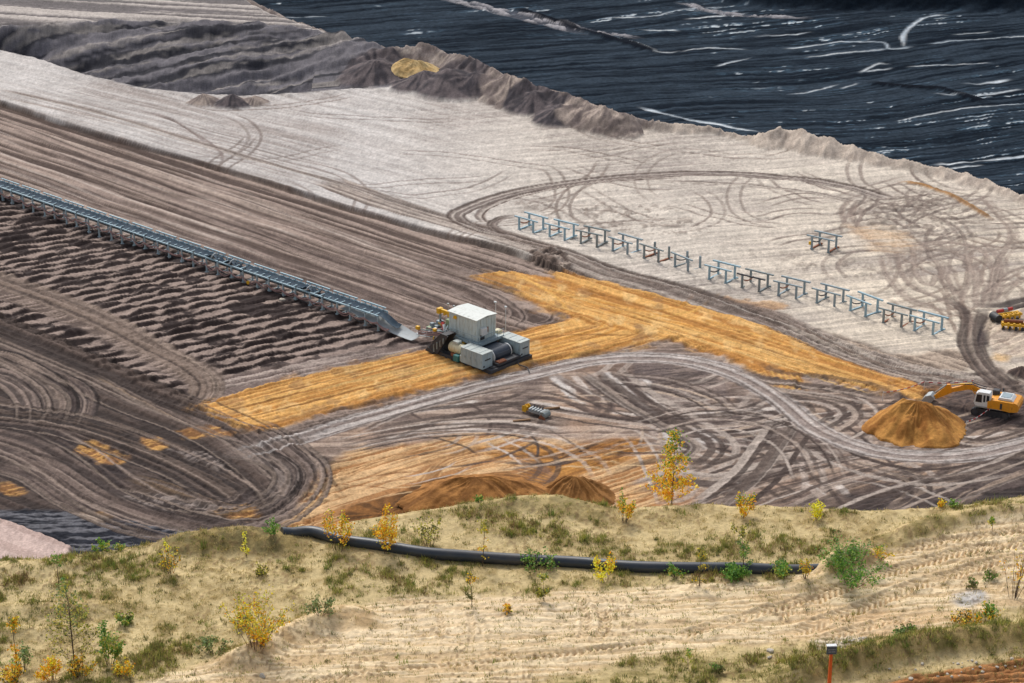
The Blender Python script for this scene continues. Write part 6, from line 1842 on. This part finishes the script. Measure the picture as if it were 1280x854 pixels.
# ------------------------------------------------------------------ tipped sand piles
def pile(name, label, u, v, rx, ry, h, A, B, seed, crest=None, rz=0.0):
    c = on_pit(u, v); c.z = zp(c.x, c.y) - .1
    n_r, n_t = 70, 180
    r_ = np.linspace(0, 1.0, n_r) ** .85; th = np.linspace(0, 2 * math.pi, n_t, endpoint=False)
    RR, TT = np.meshgrid(r_, th, indexing='ij')
    T1, T2 = np.cos(TT), np.sin(TT)
    rim = 1 + .30 * (vn(T1 * 1.3 + 7, T2 * 1.3, seed) - .5) + .14 * (vn(T1 * 5, T2 * 5, seed + 1) - .5) + .06 * (vn(T1 * 16, T2 * 16, seed + 8) - .5)
    # a tipping ridge rather than a perfect cone
    x = RR * np.cos(TT) * rx * rim; y = RR * np.sin(TT) * ry * rim
    ex_ = np.maximum(np.abs(x) - (crest or 0), 0) * rx / (rx - (crest or 0) + 1e-6)
    q = np.sqrt((ex_ / rx) ** 2 + (y / ry) ** 2) / rim
    z = h * np.clip(1.0 - q, 0, 1) ** 1.05
    z = h * .97 - np.logaddexp(0, (h * .97 - z) * 6) / 6 + .0 if False else np.minimum(z, h * .93 + .07 * z)
    rills = vn(T1 * 11 + 40, T2 * 11 + RR * 1.5, seed + 2) - .5
    slip = fbm(T1 * 2.4 + RR, T2 * 2.4 + RR * 2.5, seed + 3, 3) - .5
    z = z + (rills * .13 + slip * 1.5) * h * .25 * sstep(0, .3, RR) * sstep(1, .8, RR)
    z = z - .5 * np.exp(-((x - rx * .42) ** 2 + (y + ry * .3) ** 2) / 1.6) + .45 * np.exp(-((x + rx * .38) ** 2 + (y + ry * .38) ** 2) / 3.0) * sstep(1, .8, RR)
    z = z + .10 * (fbm(x / .35, y / .35, seed + 4, 3) - .5) * sstep(1.0, .9, RR)
    z[-1] = -.12
    z[-2] = np.minimum(z[-2], .05)
    V = np.column_stack([x.ravel(), y.ravel(), z.ravel()])
    i = np.arange(n_r * n_t).reshape(n_r, n_t)
    Fc = np.stack([i[:-1], np.roll(i[:-1], -1, 1), np.roll(i[1:], -1, 1), i[1:]], -1).reshape(-1, 4)
    nz = sstep(.3, .7, .25 * vn(T1 * 8, T2 * 8 + RR, seed + 5) + .75 * fbm(x / 1.1, y / 1.1, seed + 6, 4)).ravel()[:, None]
    col = np.ones((len(V), 4)); col[:, :3] = A[None] * (1 - nz) + B[None] * nz; col[:, 3] = 0
    me = bpy.data.meshes.new(name); me.from_pydata(V.tolist(), [], Fc[:, ::-1].tolist())
    at = me.attributes.new('soil', 'FLOAT_COLOR', 'POINT'); at.data.foreach_set('color', col.astype(np.float32).ravel())
    me.polygons.foreach_set('use_smooth', np.ones(len(me.polygons), bool)); me.update()
    me.materials.append(PSOIL)
    o = bpy.data.objects.new(name, me); COL.objects.link(o); o.location = c; o.rotation_euler = (0, 0, rz)
    return tag(o, label, 'sand pile')


PSOIL = soil_mat('pile_soil', 4, .06, .2)
pile('sand_pile', 'large tipped pile of orange brown sand in front of the excavator', 1144, 536, 6.2, 5.6, 3.5, S(204, 148, 80), S(158, 106, 54), 71, 1.6, R(-14))
pile('sand_pile', 'smaller dark brown sand pile at the foot of the near crest', 718, 622, 4.4, 4.0, 2.5, S(168, 120, 70), S(128, 88, 48), 72, .6)
pile('sand_pile', 'broad low brown spoil pile behind the crest, left of the smaller dark pile', 594, 622, 9.0, 5.2, 2.5, S(184, 130, 74), S(128, 86, 46), 74, 1.6, R(8))
py_ = pile('sand_pile', 'pale yellow sand pile among the dark spoil heaps at the back', 517, 88, 5.4, 3.4, 2.2, S(226, 196, 142), S(200, 166, 112), 73, 1.6, R(-12))

# ------------------------------------------------------------------ drain pipe on the terrace
pp = [(352, 661), (366, 661), (392, 665), (430, 674), (470, 680), (530, 689), (590, 695), (650, 699), (720, 703), (790, 707), (860, 709), (930, 709), (990, 708), (1040, 705), (1056, 704)]
pts = []
for i, (u, v) in enumerate(pp):
    p = on_terrace(u, v + 5)
    if i >= 12:
        p = P(u, v + 6, pts[11].z - .1) if i > 12 else P(u, v + 6, pts[11].z - .1)
        pts.append(p); continue
    pts.append(Vector((p.x, p.y, p.z + (.10 if i > 1 else -.02))))
sp_ = cat([tuple(p) for p in pts], 6)
# settle the lie of the pipe so that it follows the ground without kinks
zz_ = sp_[:, 2].copy()
for _ in range(30):
    zz_[1:-1] = (zz_[:-2] + zz_[1:-1] * 2 + zz_[2:]) / 4
sp_[:, 2] = zz_
tag(MB().tube([Vector(p) for p in sp_], .165, 18).build('drain_pipe', M['pipe'], None, True), 'long black drain pipe lying across the sandy terrace', 'pipe')

# ------------------------------------------------------------------ survey marker
p = on_terrace(1036, 864)
mk_ = thing('marker_post', 'orange marker post with a small grey sign at the bottom edge', 'marker post', p, R(3))
k = pxm(p)
ph = (864 - 817) / (k * .86)
MB().prism([(-.045, -.1), (.045, -.1), (.034, ph), (-.034, ph)], -.035, .035).build('post', M['post'], mk_)
sg = MB(); sg.box((-.125, -.06, ph - .015), (.125, -.03, ph + .20), .006)
sgn = sg.build('sign_plate', M['signback'], mk_)
MB().box((-.125, -.065, ph + .202), (.125, .05, ph + .225), .004).build('sign_cap', M['white'], sgn)
wr_ = MB()
for (x, w_, z) in ((-.095, .05, .12), (-.035, .03, .12), (.005, .06, .12), (.075, .02, .12), (-.08, .07, .06), (.0, .09, .06)):
    wr_.box((x, -.064, ph + z - .012), (x + w_, -.0605, ph + z + .012))
wr_.build('sign_lettering', M['grey'], sgn)

# ------------------------------------------------------------------ stones
def stone(u, v, s, seed, label, group=None, ground=on_terrace):
    r = random.Random(seed); bm = bmesh.new(); bmesh.ops.create_icosphere(bm, subdivisions=2, radius=1)
    ax = (r.uniform(.8, 1.3), r.uniform(.7, 1.1), r.uniform(.5, .75)); ph_ = [r.uniform(0, 6) for _ in range(3)]
    for q in bm.verts:
        n = 1 + .14 * math.sin(3 * q.co.x + ph_[0]) + .12 * math.sin(4 * q.co.y + ph_[1]) + .1 * math.sin(5 * q.co.z + ph_[2])
        q.co = Vector((q.co.x * ax[0], q.co.y * ax[1], q.co.z * ax[2])) * n * s
    me = bpy.data.meshes.new('stone'); bm.to_mesh(me); bm.free(); me.materials.append(M['stone'])
    o = bpy.data.objects.new('stone', me); COL.objects.link(o); p_ = ground(u, v); o.location = (p_.x, p_.y, p_.z + s * .25); o.rotation_euler = (0, 0, r.uniform(0, 6))
    return tag(o, label, 'stone', group)


stone(328, 846, .085, 1, 'pale grey stone lying alone on the sand at the lower left')
stone(963, 814, .08, 2, 'grey stone in the grass left of the orange marker post')
stone(1032 - 70, 800 + 22, .06, 22, 'small white stone in the grass just below the grey one left of the marker post')
stone(353, 376, .45, 3, 'pale boulder lying under the belt conveyor', None, on_pit)
rst = random.Random(9)
for k in range(38):
    u = 1040 + rst.random() * 44; v = 810 - (u - 1040) * .16 + rst.uniform(-6, 5)
    stone(u, v, rst.uniform(.02, .055), 100 + k, 'pebble in the pale stony patch right behind the marker post', 'pebbles behind the marker post')
for k in range(26):
    u = rst.uniform(1110, 1275); v = 838 - (u - 1110) * .06 + rst.uniform(-6, 14)
    stone(u, v, rst.uniform(.02, .06), 200 + k, 'pebble on the raw brown soil face at the bottom right corner', 'pebbles on the raw soil face')
